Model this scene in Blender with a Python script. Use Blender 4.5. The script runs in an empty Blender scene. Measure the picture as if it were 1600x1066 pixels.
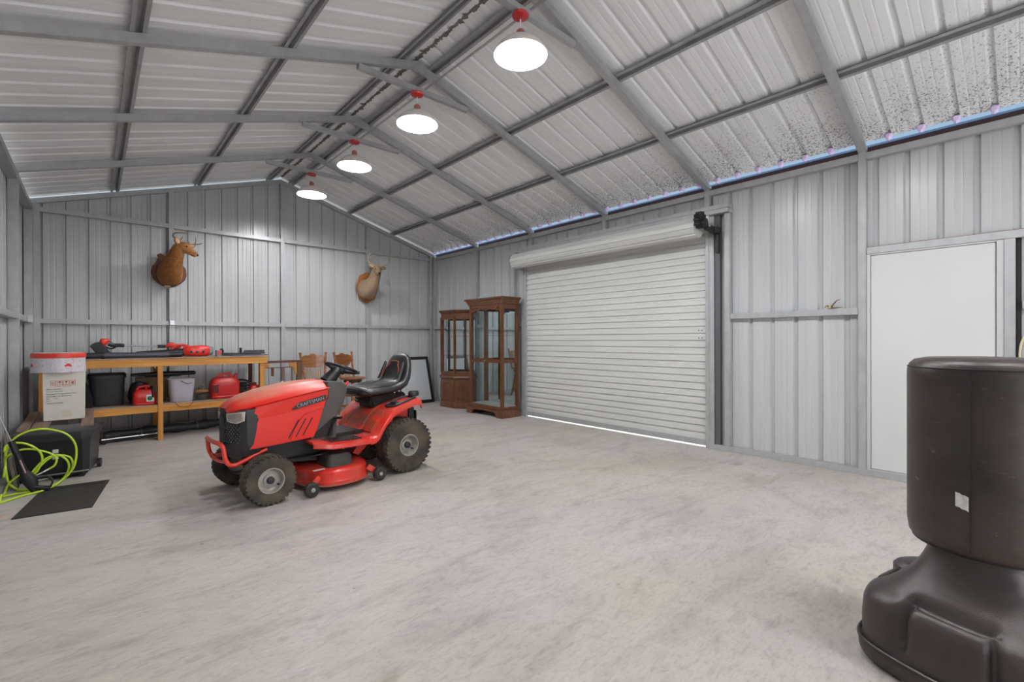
import bpy, bmesh, math, random
from mathutils import Vector, Matrix
random.seed(7)
S = bpy.context.scene
C = S.collection
PI = math.pi

# ------------------------------------------------------------------ camera
yaw, pit, rol = math.radians(41.9994), math.radians(-0.1379), math.radians(-0.1717)
F = Vector((math.sin(yaw)*math.cos(pit), math.cos(yaw)*math.cos(pit), math.sin(pit)))
R0 = Vector((math.cos(yaw), -math.sin(yaw), 0)); U0 = R0.cross(F)
R1 = R0*math.cos(rol) + U0*math.sin(rol); U1 = -R0*math.sin(rol) + U0*math.cos(rol)
cam = bpy.data.cameras.new('camera'); co = bpy.data.objects.new('camera', cam); C.objects.link(co)
co.matrix_world = Matrix(((R1.x, U1.x, -F.x, 0), (R1.y, U1.y, -F.y, 0), (R1.z, U1.z, -F.z, 1.3166), (0, 0, 0, 1)))
cam.sensor_width = 36; cam.sensor_fit = 'HORIZONTAL'; cam.lens = 726.36/1600*36
cam.clip_start = 0.05; cam.shift_y = -0.6/1600
S.camera = co

# ------------------------------------------------------------------ sky, sun, lights, exposure
w = bpy.data.worlds.new('sky'); S.world = w; w.use_nodes = True
bg = w.node_tree.nodes['Background']; bg.inputs[0].default_value = (0.40, 0.56, 0.76, 1); bg.inputs[1].default_value = 0.9
sl = bpy.data.lights.new('sun', 'SUN'); sl.energy = 9; sl.angle = 0.01
so = bpy.data.objects.new('sun', sl); C.objects.link(so); so.rotation_euler = (0, math.radians(21), math.radians(-30))
S.view_settings.view_transform = 'Standard'; S.view_settings.look = 'None'
S.view_settings.exposure = 0.0; S.view_settings.gamma = 1; S.view_settings.use_curve_mapping = False
BULB_ST = 1550                             # lamp bulbs
# added soft fill light before the closed wall behind the camera
al = bpy.data.lights.new('rear_fill_light', 'AREA'); al.shape = 'RECTANGLE'; al.size = 4.6; al.size_y = 2.7; al.energy = 430; al.color = (0.97, 0.98, 1.0)
ao = bpy.data.objects.new('rear_fill_light', al); C.objects.link(ao); ao.location = (2.4, -3.35, 1.5); ao.rotation_euler = (math.radians(-90-14), PI, 0)

# ------------------------------------------------------------------ dimensions of the building
XR, XL, YB, YF = 5.502, -0.5825, 8.691, -3.5
XM, ZA, ZE = 2.433, 4.045, 3.112          # ridge x, underside of rafters at ridge and at walls
SLR = (ZA-ZE)/(XR-XM); SLL = (ZA-ZE)/(XM-XL)
SP = 1.524
FY = [YB-SP*k for k in range(9)]
T = 0.064                                  # steel tube

# ------------------------------------------------------------------ materials
MATS = {}
def rgb(h):
    h = h.lstrip('#')
    def f(c):
        c /= 255
        return c/12.92 if c < .04045 else ((c+.055)/1.055)**2.4
    return tuple(f(int(h[i:i+2], 16)) for i in (0, 2, 4)) + (1,)
def mat(name, col, rough=.5, metal=0, var=0, scale=8, stretch=(1, 1, 1), col2=None, bump=0, spec=.5, bscale=None, detail=4, lo=.35, hi=.7, coat=0):
    if name in MATS: return MATS[name]
    m = bpy.data.materials.new(name); m.use_nodes = True; nt = m.node_tree; b = nt.nodes['Principled BSDF']
    col = rgb(col) if isinstance(col, str) else col
    b.inputs['Base Color'].default_value = col; b.inputs['Roughness'].default_value = rough; b.inputs['Metallic'].default_value = metal
    b.inputs['Specular IOR Level'].default_value = spec; b.inputs['Coat Weight'].default_value = coat
    if var or col2:
        tc = nt.nodes.new('ShaderNodeTexCoord'); mp = nt.nodes.new('ShaderNodeMapping'); mp.inputs['Scale'].default_value = stretch
        nz = nt.nodes.new('ShaderNodeTexNoise'); nz.inputs['Scale'].default_value = scale; nz.inputs['Detail'].default_value = detail
        rp = nt.nodes.new('ShaderNodeValToRGB'); rp.color_ramp.elements[0].position = lo; rp.color_ramp.elements[1].position = hi
        c2 = rgb(col2) if isinstance(col2, str) else (tuple(c*(1-var) for c in col[:3])+(1,))
        rp.color_ramp.elements[0].color = c2; rp.color_ramp.elements[1].color = col
        L = nt.links.new
        L(tc.outputs['Object'], mp.inputs[0]); L(mp.outputs[0], nz.inputs['Vector']); L(nz.outputs[0], rp.inputs[0]); L(rp.outputs[0], b.inputs['Base Color'])
        if bump:
            bp = nt.nodes.new('ShaderNodeBump'); bp.inputs['Strength'].default_value = bump; bp.inputs['Distance'].default_value = .01
            if bscale:
                n2 = nt.nodes.new('ShaderNodeTexNoise'); n2.inputs['Scale'].default_value = bscale; L(mp.outputs[0], n2.inputs['Vector']); L(n2.outputs[0], bp.inputs['Height'])
            else: L(nz.outputs[0], bp.inputs['Height'])
            L(bp.outputs[0], b.inputs['Normal'])
    MATS[name] = m; return m
def emit(name, col, st):
    m = bpy.data.materials.new(name); m.use_nodes = True; nt = m.node_tree; nt.nodes.remove(nt.nodes['Principled BSDF'])
    e = nt.nodes.new('ShaderNodeEmission'); e.inputs[0].default_value = col; e.inputs[1].default_value = st
    nt.links.new(e.outputs[0], nt.nodes['Material Output'].inputs[0]); MATS[name] = m; return m
def glass(name, tint=(.93, .96, .96, 1), haze=.0):
    m = bpy.data.materials.new(name); m.use_nodes = True; nt = m.node_tree; nt.nodes.remove(nt.nodes['Principled BSDF']); L = nt.links.new
    t = nt.nodes.new('ShaderNodeBsdfTransparent'); t.inputs[0].default_value = tint
    g = nt.nodes.new('ShaderNodeBsdfGlossy'); g.inputs['Roughness'].default_value = .03
    lw = nt.nodes.new('ShaderNodeLayerWeight'); lw.inputs[0].default_value = .5; pw = nt.nodes.new('ShaderNodeMath'); pw.operation = 'POWER'; pw.inputs[1].default_value = 4
    fr = nt.nodes.new('ShaderNodeMapRange'); fr.inputs[3].default_value = .035; fr.inputs[4].default_value = .8; mx = nt.nodes.new('ShaderNodeMixShader')
    L(lw.outputs['Facing'], pw.inputs[0]); L(pw.outputs[0], fr.inputs[0]); L(fr.outputs[0], mx.inputs[0]); L(t.outputs[0], mx.inputs[1]); L(g.outputs[0], mx.inputs[2]); out = mx
    if haze:
        d = nt.nodes.new('ShaderNodeBsdfDiffuse'); d.inputs[0].default_value = (.62, .6, .66, 1); m2 = nt.nodes.new('ShaderNodeMixShader'); m2.inputs[0].default_value = haze
        L(mx.outputs[0], m2.inputs[1]); L(d.outputs[0], m2.inputs[2]); out = m2
    L(out.outputs[0], nt.nodes['Material Output'].inputs[0]); MATS[name] = m; return m

PANEL = mat('white_wall_paint', '#babbbc', .27, .0, .07, 3, (5, 5, .25), bump=.04, spec=.6)
STEEL = mat('galvanised_steel', '#b2b3b4', .40, .3, .14, 14, (1, 1, .5), bump=.05)
STEELD = mat('purlin_steel', '#a6a7a8', .45, .25, .2, 10, bump=.05)
DOORW = mat('rolling_door_paint', '#c8c8c5', .42, 0, .06, 2, (1, .6, 3), spec=.5)
WHITE = mat('white_door_paint', '#c6c7c6', .5, 0, .04, 2)
BLACK = mat('black_plastic', '#17171a', .45)
BLK2 = mat('dark_grey_plastic', '#2c2d30', .5, 0, .3, 20, col2='#1b1b1d')
RED = mat('red_paint', '#d5261c', .32, 0, .0, spec=.5, coat=.3)
CHROME = mat('bright_steel', '#b9b9ba', .3, .8)
BROWN = mat('brown_trim', '#3a2320', .6)

def concrete():
    m = bpy.data.materials.new('concrete'); m.use_nodes = True; nt = m.node_tree; b = nt.nodes['Principled BSDF']; L = nt.links.new; N = nt.nodes.new
    b.inputs['Roughness'].default_value = .55; b.inputs['Specular IOR Level'].default_value = .35
    tc = N('ShaderNodeTexCoord')
    def noise(sc, det, dist=0, stretch=(1, 1, 1), rot=0):
        mp = N('ShaderNodeMapping'); mp.inputs['Scale'].default_value = stretch; mp.inputs['Rotation'].default_value = (0, 0, rot); L(tc.outputs['Object'], mp.inputs[0])
        n = N('ShaderNodeTexNoise'); n.inputs['Scale'].default_value = sc; n.inputs['Detail'].default_value = det; n.inputs['Distortion'].default_value = dist; L(mp.outputs[0], n.inputs['Vector']); return n.outputs[0]
    def ramp(src, stops):
        r = N('ShaderNodeValToRGB'); e = r.color_ramp.elements
        e[0].position, e[0].color = stops[0][0], (stops[0][1],)*3+(1,); e[1].position, e[1].color = stops[-1][0], (stops[-1][1],)*3+(1,)
        for p, v in stops[1:-1]:
            q = e.new(p); q.color = (v,)*3+(1,)
        L(src, r.inputs[0]); return r.outputs[0]
    def mul(a, c, f=1):
        x = N('ShaderNodeMix'); x.data_type = 'RGBA'; x.blend_type = 'MULTIPLY'; x.inputs[0].default_value = f; L(a, x.inputs[6]); L(c, x.inputs[7]); return x.outputs[2]
    big = N('ShaderNodeMix'); big.data_type = 'RGBA'; big.inputs[6].default_value = rgb('#beb6b2'); big.inputs[7].default_value = rgb('#bcb4a9'); L(ramp(noise(.55, 3, .6), [(.42, 0), (.62, 1)]), big.inputs[0])
    c = big.outputs[2]
    c = mul(c, ramp(noise(.9, 9, .4), [(.34, .88), (.52, 1), (.7, 1.04)]))
    c = mul(c, ramp(noise(2.4, 14, .9, (1, 2.0, 1), -.6), [(.33, .85), (.44, .96), (.53, 1)]))
    c = mul(c, ramp(noise(7, 14, 1.5, (1, 2.4, 1), .4), [(.34, .86), (.46, .98), (.55, 1), (.72, 1.05)]))
    c = mul(c, ramp(noise(22, 10, .6, (1, 3.5, 1), -.9), [(.34, .88), (.48, 1)]))
    # thin swirl lines of the trowel
    wv = N('ShaderNodeTexWave'); wv.wave_type = 'RINGS'; wv.inputs['Scale'].default_value = .42; wv.inputs['Distortion'].default_value = 14; wv.inputs['Detail'].default_value = 3; wv.inputs['Detail Scale'].default_value = .55; L(tc.outputs['Object'], wv.inputs['Vector'])
    c = mul(c, ramp(wv.outputs['Fac'], [(0, .86), (.035, 1)]), .55)
    c = mul(c, ramp(noise(60, 4), [(.3, .9), (.5, 1)]), .8)
    vo = N('ShaderNodeTexVoronoi'); vo.inputs['Scale'].default_value = 2.6; L(tc.outputs['Object'], vo.inputs['Vector'])
    c = mul(c, ramp(vo.outputs['Distance'], [(.0, .35), (.022, .45), (.03, 1)]), .9)
    # rust-coloured spill near the mat and dull stains, each with its own place
    def blob(x, y, rx, ry, col, f):
        nonlocal c
        mp = N('ShaderNodeMapping'); mp.vector_type = 'TEXTURE'; mp.inputs['Location'].default_value = (x, y, 0); mp.inputs['Scale'].default_value = (rx, ry, 1); L(tc.outputs['Object'], mp.inputs[0])
        vm = N('ShaderNodeVectorMath'); vm.operation = 'LENGTH'; L(mp.outputs[0], vm.inputs[0])
        ad = N('ShaderNodeMath'); ad.operation = 'MULTIPLY_ADD'; L(noise(9, 4), ad.inputs[0]); ad.inputs[1].default_value = 1.1; L(vm.outputs['Value'], ad.inputs[2])
        r = ramp(ad.outputs[0], [(.75, f), (1.35, 0)]) ; x2 = N('ShaderNodeMix'); x2.data_type = 'RGBA'; L(r, x2.inputs[0]); L(c, x2.inputs[6]); x2.inputs[7].default_value = rgb(col); c = x2.outputs[2]
    blob(-.49, 5.17, .16, .06, '#c98a2e', .8)
    blob(5.05, 2.05, .22, .12, '#8d857a', .6)
    blob(4.6, 1.7, .5, .35, '#a09684', .45)
    blob(.75, 2.95, .05, .05, '#9c9280', .6)
    blob(.62, 2.2, .06, .05, '#9c9280', .5)
    blob(.85, 1.65, .13, .05, '#8f8471', .5)
    L(c, b.inputs['Base Color'])
    bp = N('ShaderNodeBump'); bp.inputs['Strength'].default_value = .12; bp.inputs['Distance'].default_value = .01; L(noise(25, 5), bp.inputs['Height']); L(bp.outputs[0], b.inputs['Normal'])
    L(ramp(noise(2, 5, 1), [(.3, .42), (.7, .62)]), b.inputs['Roughness'])
    return m
CONC = concrete()

def roofmat():
    m = bpy.data.materials.new('roof_sheet_paint'); m.use_nodes = True; nt = m.node_tree; b = nt.nodes['Principled BSDF']; L = nt.links.new; N = nt.nodes.new
    b.inputs['Roughness'].default_value = .5
    tc = N('ShaderNodeTexCoord'); sx = N('ShaderNodeSeparateXYZ'); L(tc.outputs['Object'], sx.inputs[0])
    n1 = N('ShaderNodeTexNoise'); n1.inputs['Scale'].default_value = 55; n1.inputs['Detail'].default_value = 5; n1.inputs['Roughness'].default_value = .7; L(tc.outputs['Object'], n1.inputs['Vector'])
    n2 = N('ShaderNodeTexNoise'); n2.inputs['Scale'].default_value = 2.2; n2.inputs['Detail'].default_value = 3; L(tc.outputs['Object'], n2.inputs['Vector'])
    # mildew: grows towards the right-hand eave
    g = N('ShaderNodeMapRange'); L(sx.outputs['X'], g.inputs[0]); g.inputs[1].default_value = 3.9; g.inputs[2].default_value = 5.7; g.inputs[3].default_value = .0; g.inputs[4].default_value = .19
    a1 = N('ShaderNodeMath'); a1.operation = 'ADD'; L(n1.outputs[0], a1.inputs[0]); L(g.outputs[0], a1.inputs[1])
    a2 = N('ShaderNodeMath'); a2.operation = 'MULTIPLY_ADD'; L(n2.outputs[0], a2.inputs[0]); a2.inputs[1].default_value = .18; L(a1.outputs[0], a2.inputs[2])
    r = N('ShaderNodeValToRGB'); e = r.color_ramp.elements; e[0].position = .75; e[0].color = rgb('#e6e7e8'); e[1].position = .86; e[1].color = rgb('#77756f'); L(a2.outputs[0], r.inputs[0])
    n3 = N('ShaderNodeTexNoise'); n3.inputs['Scale'].default_value = 1.6; n3.inputs['Detail'].default_value = 6; mp = N('ShaderNodeMapping'); mp.inputs['Scale'].default_value = (.5, 6, .5); L(tc.outputs['Object'], mp.inputs[0]); L(mp.outputs[0], n3.inputs['Vector'])
    r3 = N('ShaderNodeValToRGB'); r3.color_ramp.elements[0].position = .3; r3.color_ramp.elements[0].color = (.93, .93, .93, 1); r3.color_ramp.elements[1].position = .6; L(n3.outputs[0], r3.inputs[0])
    x = N('ShaderNodeMix'); x.data_type = 'RGBA'; x.blend_type = 'MULTIPLY'; x.inputs[0].default_value = 1; L(r.outputs[0], x.inputs[6]); L(r3.outputs[0], x.inputs[7]); L(x.outputs[2], b.inputs['Base Color'])
    return m
ROOF = roofmat()

# ------------------------------------------------------------------ mesh builder
class MB:
    def __init__(s): s.v = []; s.f = []
    def add(s, vs, fs):
        o = len(s.v); s.v += [tuple(p) for p in vs]; s.f += [tuple(i+o for i in f) for f in fs]; return s
    def box(s, c, d, rot=None):
        c = Vector(c); vs = []
        for x in (-.5, .5):
            for y in (-.5, .5):
                for z in (-.5, .5):
                    p = Vector((x*d[0], y*d[1], z*d[2]))
                    if rot is not None: p = rot @ p
                    vs.append(c+p)
        return s.add(vs, [(0, 1, 3, 2), (4, 6, 7, 5), (0, 4, 5, 1), (2, 3, 7, 6), (0, 2, 6, 4), (1, 5, 7, 3)])
    def bb(s, x0, x1, y0, y1, z0, z1): return s.box(((x0+x1)/2, (y0+y1)/2, (z0+z1)/2), (x1-x0, y1-y0, z1-z0))
    def beam(s, p, q, wd, h, up=(0, 0, 1)):
        p, q = Vector(p), Vector(q); d = (q-p).normalized(); u = Vector(up); sd = d.cross(u).normalized(); u = sd.cross(d)
        vs = []
        for e in (p, q):
            for a, b in ((-1, -1), (1, -1), (1, 1), (-1, 1)): vs.append(e+sd*a*wd/2+u*b*h/2)
        return s.add(vs, [(0, 3, 2, 1), (4, 5, 6, 7), (0, 1, 5, 4), (1, 2, 6, 5), (2, 3, 7, 6), (3, 0, 4, 7)])
    def tube(s, path, r, n=8, closed=False, cap=True):
        P = [Vector(p) for p in path]; m = len(P); rr = r if isinstance(r, (list, tuple)) else [r]*m
        tg = []
        for i in range(m):
            a = P[(i-1) % m] if (closed or i) else P[0]; b = P[(i+1) % m] if (closed or i < m-1) else P[-1]
            tg.append((b-a).normalized())
        ref = Vector((0, 0, 1)) if abs(tg[0].z) < .9 else Vector((1, 0, 0)); u = (ref-tg[0]*ref.dot(tg[0])).normalized(); vs = []
        for i in range(m):
            u = u-tg[i]*u.dot(tg[i])
            u = u.normalized() if u.length > 1e-6 else tg[i].orthogonal().normalized()
            b = tg[i].cross(u)
            for k in range(n):
                a = 2*PI*k/n; vs.append(P[i]+(u*math.cos(a)+b*math.sin(a))*rr[i])
        fs = []
        for i in range(m if closed else m-1):
            j = (i+1) % m
            for k in range(n): fs.append((i*n+k, i*n+(k+1) % n, j*n+(k+1) % n, j*n+k))
        if cap and not closed: fs += [tuple(range(n))[::-1], tuple((m-1)*n+k for k in range(n))]
        return s.add(vs, fs)
    def cyl(s, p, q, r, r2=None, n=16): return s.tube([p, q], [r, r if r2 is None else r2], n)
    def lathe(s, prof, o=(0, 0, 0), ax=(0, 0, 1), n=24, cap=True):
        o, ax = Vector(o), Vector(ax).normalized(); u = ax.orthogonal().normalized(); w_ = ax.cross(u); vs = []
        for r, t in prof:
            for k in range(n):
                a = 2*PI*k/n; vs.append(o+ax*t+(u*math.cos(a)+w_*math.sin(a))*r)
        m = len(prof); fs = []
        for i in range(m-1):
            for k in range(n): fs.append((i*n+k, i*n+(k+1) % n, (i+1)*n+(k+1) % n, (i+1)*n+k))
        if cap: fs += [tuple(range(n))[::-1], tuple((m-1)*n+k for k in range(n))]
        return s.add(vs, fs)
    def loft(s, rings, cap=True, closed=True):
        n = len(rings[0]); vs = [p for r in rings for p in r]; fs = []
        for i in range(len(rings)-1):
            for k in range(n if closed else n-1): fs.append((i*n+k, i*n+(k+1) % n, (i+1)*n+(k+1) % n, (i+1)*n+k))
        if cap: fs += [tuple(range(n))[::-1], tuple((len(rings)-1)*n+k for k in range(n))]
        return s.add(vs, fs)
    def prism(s, poly, fn, w0, w1):
        n = len(poly); return s.add([fn(a, b, w0) for a, b in poly]+[fn(a, b, w1) for a, b in poly],
            [tuple(range(n))[::-1], tuple(range(n, 2*n))]+[(k, (k+1) % n, n+(k+1) % n, n+k) for k in range(n)])
    def sphere(s, c, r, n=12):
        r = r if isinstance(r, (tuple, list)) else (r, r, r); c = Vector(c); rings = []
        for i in range(1, n//2):
            a = PI*i/(n//2); rings.append([c+Vector((r[0]*math.sin(a)*math.cos(2*PI*k/n), r[1]*math.sin(a)*math.sin(2*PI*k/n), r[2]*math.cos(a))) for k in range(n)])
        o = len(s.v); s.loft(rings, cap=False); s.v += [tuple(c+Vector((0, 0, r[2]))), tuple(c-Vector((0, 0, r[2])))]; a = len(s.v)-2; m = o+(len(rings)-1)*n
        for k in range(n): s.f += [(a, o+(k+1) % n, o+k), (a+1, m+k, m+(k+1) % n)]
        return s
    def mesh(s, name, smooth=False, bevel=0):
        me = bpy.data.meshes.new(name); me.from_pydata(s.v, [], s.f)
        bm = bmesh.new(); bm.from_mesh(me); bmesh.ops.recalc_face_normals(bm, faces=bm.faces)
        if bevel:
            ed = [e for e in bm.edges if len(e.link_faces) == 2 and e.calc_face_angle(0) > .6]
            bmesh.ops.bevel(bm, geom=ed, offset=bevel, segments=2, affect='EDGES', clamp_overlap=True)
        bm.to_mesh(me); bm.free()
        if smooth:
            for p in me.polygons: p.use_smooth = True
            me.set_sharp_from_angle(angle=math.radians(38 if smooth is True else smooth))
        return me
    def build(s, name, m, parent=None, smooth=False, bevel=0, label=None, kind=None):
        me = s.mesh(name, smooth, bevel); me.materials.append(m)
        o = bpy.data.objects.new(name, me); C.objects.link(o)
        if parent is not None: o.parent = parent
        if label: o['label'] = label
        if kind: o['kind'] = kind
        return o
def rr(c, u, v, a, b, n=16, e=2.0):
    """superellipse ring"""
    c, u, v = Vector(c), Vector(u).normalized(), Vector(v).normalized(); out = []
    for k in range(n):
        t = 2*PI*(k+.5)/n; x, y = math.cos(t), math.sin(t)
        out.append(c+u*a*math.copysign(abs(x)**(2/e), x)+v*b*math.copysign(abs(y)**(2/e), y))
    return out
def thing(name, label, cat, loc=(0, 0, 0), rz=0, group=None, rot=None):
    o = bpy.data.objects.new(name, None); C.objects.link(o); o.location = loc; o.rotation_euler = rot or (0, 0, rz); o.empty_display_size = .1
    o['label'] = label; o['category'] = cat
    if group: o['group'] = group
    return o
def tag(o, label, cat, group=None):
    o['label'] = label; o['category'] = cat
    if group: o['group'] = group
    return o
def struct(name, label=None):
    o = bpy.data.objects.new(name, None); C.objects.link(o); o['kind'] = 'structure'
    if label: o['label'] = label
    return o
def dup(root, loc, rz=None, label=None):
    r = root.copy(); C.objects.link(r); r.location = loc
    if rz is not None: r.rotation_euler = (0, 0, rz)
    if label: r['label'] = label
    for ch in list(root.children):
        c = ch.copy(); C.objects.link(c); c.parent = r
        for g in ch.children:
            d = g.copy(); C.objects.link(d); d.parent = c
    return r
def smooth_path(P, n=6, closed=False):
    P = [Vector(p) for p in P]; m = len(P); out = []
    for i in range(m if closed else m-1):
        p0 = P[(i-1) % m] if (closed or i) else P[0]; p1 = P[i]; p2 = P[(i+1) % m]; p3 = P[(i+2) % m] if (closed or i < m-2) else P[-1]
        for k in range(n):
            t = k/n; out.append(.5*((2*p1)+(p2-p0)*t+(2*p0-5*p1+4*p2-p3)*t*t+(3*p1-p0-3*p2+p3)*t**3))
    if not closed: out.append(P[-1])
    return out

# ================================================================== SETTING
fl = MB().bb(XL-.14, XR+.1, YF-.2, YB+.1, -.12, 0).build('floor', CONC); fl['kind'] = 'structure'; fl['label'] = 'light grey trowelled concrete slab with faint swirls'
gr = MB().bb(-30, 40, -30, 40, -.5, -.03).build('ground', mat('outdoor_gravel', '#c9c4ba', .9, 0, .3, 4)); gr['kind'] = 'structure'; gr['label'] = 'pale sunlit ground outside the building'

RP = .2286
def prof(u0, u1, ph, d=.024, mn=.002, pitch=RP):
    pts = []; k0 = int((u0-ph)/pitch)-2
    for k in range(k0, k0+int((u1-u0)/pitch)+5):
        c = ph+k*pitch
        pts += [(c-.026, 0), (c-.014, d), (c+.014, d), (c+.026, 0)]
        for q in (.38, .62): pts += [(c+q*pitch-.009, 0), (c+q*pitch, mn), (c+q*pitch+.009, 0)]
    out = []
    def at(u):
        for a, b in zip(pts, pts[1:]):
            if a[0] <= u <= b[0]: return a[1]+(b[1]-a[1])*(u-a[0])/(b[0]-a[0]+1e-9)
        return 0
    out = [(u0, at(u0))]+[p for p in pts if u0+1e-4 < p[0] < u1-1e-4]+[(u1, at(u1))]
    return out
def sheets(parent, name, m, u0, u1, z0, z1, fn, ph, step=RP*4, **k):
    """sheet-metal panels side by side, each an object; fn(u, off, z) -> point; z0/z1 numbers or functions of u"""
    f0 = z0 if callable(z0) else (lambda u: z0); f1 = z1 if callable(z1) else (lambda u: z1)
    start = ph+RP*.5; a = u0; n = int(math.floor((a-start)/step))
    while a < u1-1e-3:
        b = min(u1, start+(n+1)*step)
        if b-a > .01:
            P = prof(a, b+(.0 if b >= u1 else .004), ph, **k); lap = .0015*(n % 2)
            vs = [fn(u, o+lap, f0(u)) for u, o in P]+[fn(u, o+lap, f1(u)) for u, o in P]; q = len(P)
            MB().add(vs, [(i, i+1, q+i+1, q+i) for i in range(q-1)]).build(name, m, parent)
        a = b; n += 1

# ---- right wall (x = XR), inner face of the steel at XR, sheets behind it
WR = struct('wall_right', 'ribbed white metal wall with the rolling door and white door')
PX = XR+T+.002
fr_ = lambda u, o, z: (PX+o, u, z)
D1a, D1b, D1z = 2.605, 5.79, 2.80        # rolling door opening
D2a, D2b, D2z = .145, 1.035, 2.105       # white door
ZW = 3.10
for (a, b, z0) in ((YF, D2a-.1+.025, .0), (D2a-.1+.025, 1.07, D2z+.02), (1.07, 2.60, 0), (2.60, D1b, D1z), (D1b, YB+.05, 0)):
    sheets(WR, 'wall_panel', PANEL, a, b, z0, ZW, fr_, 1.205)
for k, y in enumerate(FY):
    zb = 2.895 if k in (2, 3, 4) else 0
    if k == 0: y = YB-T/2-.004
    MB().bb(XR, XR+T, y-T/2, y+T/2, zb, ZE+.02).build('column', STEEL, WR, bevel=.004)
ys = sorted(FY)
def between(a, b, cuts):
    pts = [a]+[c for c in sorted(cuts) if a < c < b]+[b]; return [(p+(T/2+.001 if p in cuts else 0), q-(T/2+.001 if q in cuts else 0)) for p, q in zip(pts, pts[1:])]
for a, b in between(YF, YB, ys): MB().bb(XR, XR+T, a, b, 3.035, 3.035+T).build('eave_girt', STEEL, WR, bevel=.003)
for a, b in ((-3.5, -1.98), (-1.95, -.49), (-.42, .033), (1.105, 2.318), (5.86, 7.13), (7.2, YB-.07)):
    MB().bb(XR, XR+T, a, b, 1.548, 1.548+T).build('mid_girt', STEEL, WR, bevel=.003)
for a, b in ((YF, 2.575), (5.80, YB)): MB().bb(XR-.002, XR+T, a, b, 0, .06).build('base_rail', STEEL, WR, bevel=.003)
# rolling door framing
MB().bb(XR-.06, XR+T, 2.316, 6.12, 2.842, 2.893).build('door_header', STEEL, WR, bevel=.003)
MB().bb(XR-.06, XR+T, 2.318, 6.12, 2.790, 2.840).build('door_header', STEEL, WR, bevel=.003)
for y in (2.322, 6.05): MB().bb(XR-.004, XR+T, y, y+T, .06, 2.788).build('door_post', STEEL, WR, bevel=.003)
for y in (2.508, 5.795): MB().bb(XR-.004, XR+T, y, y+T, .0, 2.788).build('door_jamb', STEEL, WR, bevel=.003)
MB().bb(XR+.01, XR+T, 2.44, 2.50, .0, 2.788).build('door_jamb', mat('dark_edge_steel', '#5d5d60', .5, .3), WR)
# white door framing
MB().bb(XR-.004, XR+T, .02, 1.035, 2.122, 2.186).build('door_header', STEEL, WR, bevel=.003)
MB().bb(XR-.004, XR+T, .068, .068+T, 0.06, 2.121).build('door_jamb', STEEL, WR, bevel=.003)
MB().bb(XR+.02, XR+T+.01, .02, 1.03, 2.187, 2.193).build('drip_edge', mat('rust_red_edge', '#7a3b30', .6), WR)
MB().bb(XR+.03, XR+T, .035, .068, .06, 2.121).build('gap_shade_strip', mat('gap_shade_black', '#1d1512', .8), WR)  # near-black strip stands in for the shade in the gap

# ---- rolling door
D1 = struct('door_1', 'white rolling steel door, closed')
ns = 29; z0 = .095; hh = (2.60-z0)/ns
cs = [(0, .0), (0, .52), (.017, .60), (.017, .9), (0, 1.0)]
for i in range(ns+2):
    zb = z0+i*hh; mb = MB(); vs = []
    for y in (2.58, 5.775):
        for dx, t in cs: vs.append((XR+.012+dx, y, zb+t*hh))
    mb.add(vs, [(j, j+1, 6+j-1+1-1, 5+j) if 0 else (j, j+1, 5+j+1, 5+j) for j in range(4)])
    mb.build('slat', DOORW, D1)
MB().bb(XR+.005, XR+.035, 2.582, 5.775, .024, .095).build('bottom_bar', STEEL, D1, bevel=.004)
for y in (2.565, 5.74): MB().bb(XR-.012, XR+.03, y, y+.045, .0, 2.60).build('guide_track', STEEL, D1, bevel=.003)
for y in (2.66, 2.70, 5.68, 5.72):
    for z in (1.42, 1.33): MB().cyl((XR+.013, y, z), (XR+.004, y, z), .006, n=8).build('bolt', mat('bolt_dark', '#3c3c3c', .4, .6), D1)
nf = 11; rg = []; pr_ = []
for i in range(nf):
    a0 = 2*PI*i/nf
    for t, r in ((.0, .111), (.14, .124), (.72, .124), (.86, .111)): pr_.append((a0+t*2*PI/nf, r))
rings = [[(5.300+r*math.cos(a), y, 2.632+r*math.sin(a)) for a, r in pr_] for y in (2.60, 5.81)]
MB().loft(rings).build('coil', DOORW, D1)
MB().bb(5.33, XR+.02, 5.83, 5.845, 2.5, 2.80).build('bracket', STEEL, D1)
mb = MB().cyl((5.300, 2.46, 2.632), (5.300, 5.86, 2.632), .018, n=10); mb.build('axle', CHROME, D1, smooth=True)
mb = MB(); teeth = []
for i in range(40):
    a = 2*PI*i/40; r = .098 if i % 4 < 2 else .082; teeth.append((r*math.cos(a), r*math.sin(a)))
mb.prism(teeth, lambda a, b, w_: (5.25+a, w_, 2.70+b), 2.52, 2.59); mb.lathe([(.05, 0), (.05, .05)], (5.25, 2.48, 2.66), (0, 1, 0), 14)
mb.build('hoist_wheel', BLACK, D1)
mb = MB().beam((5.27, 2.50, 2.62), (5.47, 2.46, 2.58), .05, .07).bb(XR-.05, XR-.006, 2.43, 2.475, 2.33, 2.62).bb(5.40, 5.49, 2.42, 2.47, 2.56, 2.63)
mb.build('hoist_bracket', BLACK, D1, bevel=.005)

# ---- white door
D2 = struct('door_2', 'plain white walk door in the right wall')
MB().bb(XR+.012, XR+.05, D2a+.035, D2b-.03, .075, D2z).build('door_slab', WHITE, D2, bevel=.004)
for a, b, z0_, z1_ in ((D2a-.012, D2a+.030, .06, 2.12), (D2b-.028, D2b+.002, .06, 2.12), (D2a+.03, D2b-.028, D2z+.002, 2.121), (D2a+.03, D2b-.028, .06, .073)):
    MB().bb(XR+.004, XR+T, a, b, z0_, z1_).build('door_frame', mat('door_frame_grey', '#b9babb', .45, .1), D2, bevel=.002)

MB().bb(XR+.052, XR+.056, D2a-.02, D2b+.01, .06, 2.125).build('door_backing', WHITE, D2)

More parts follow.
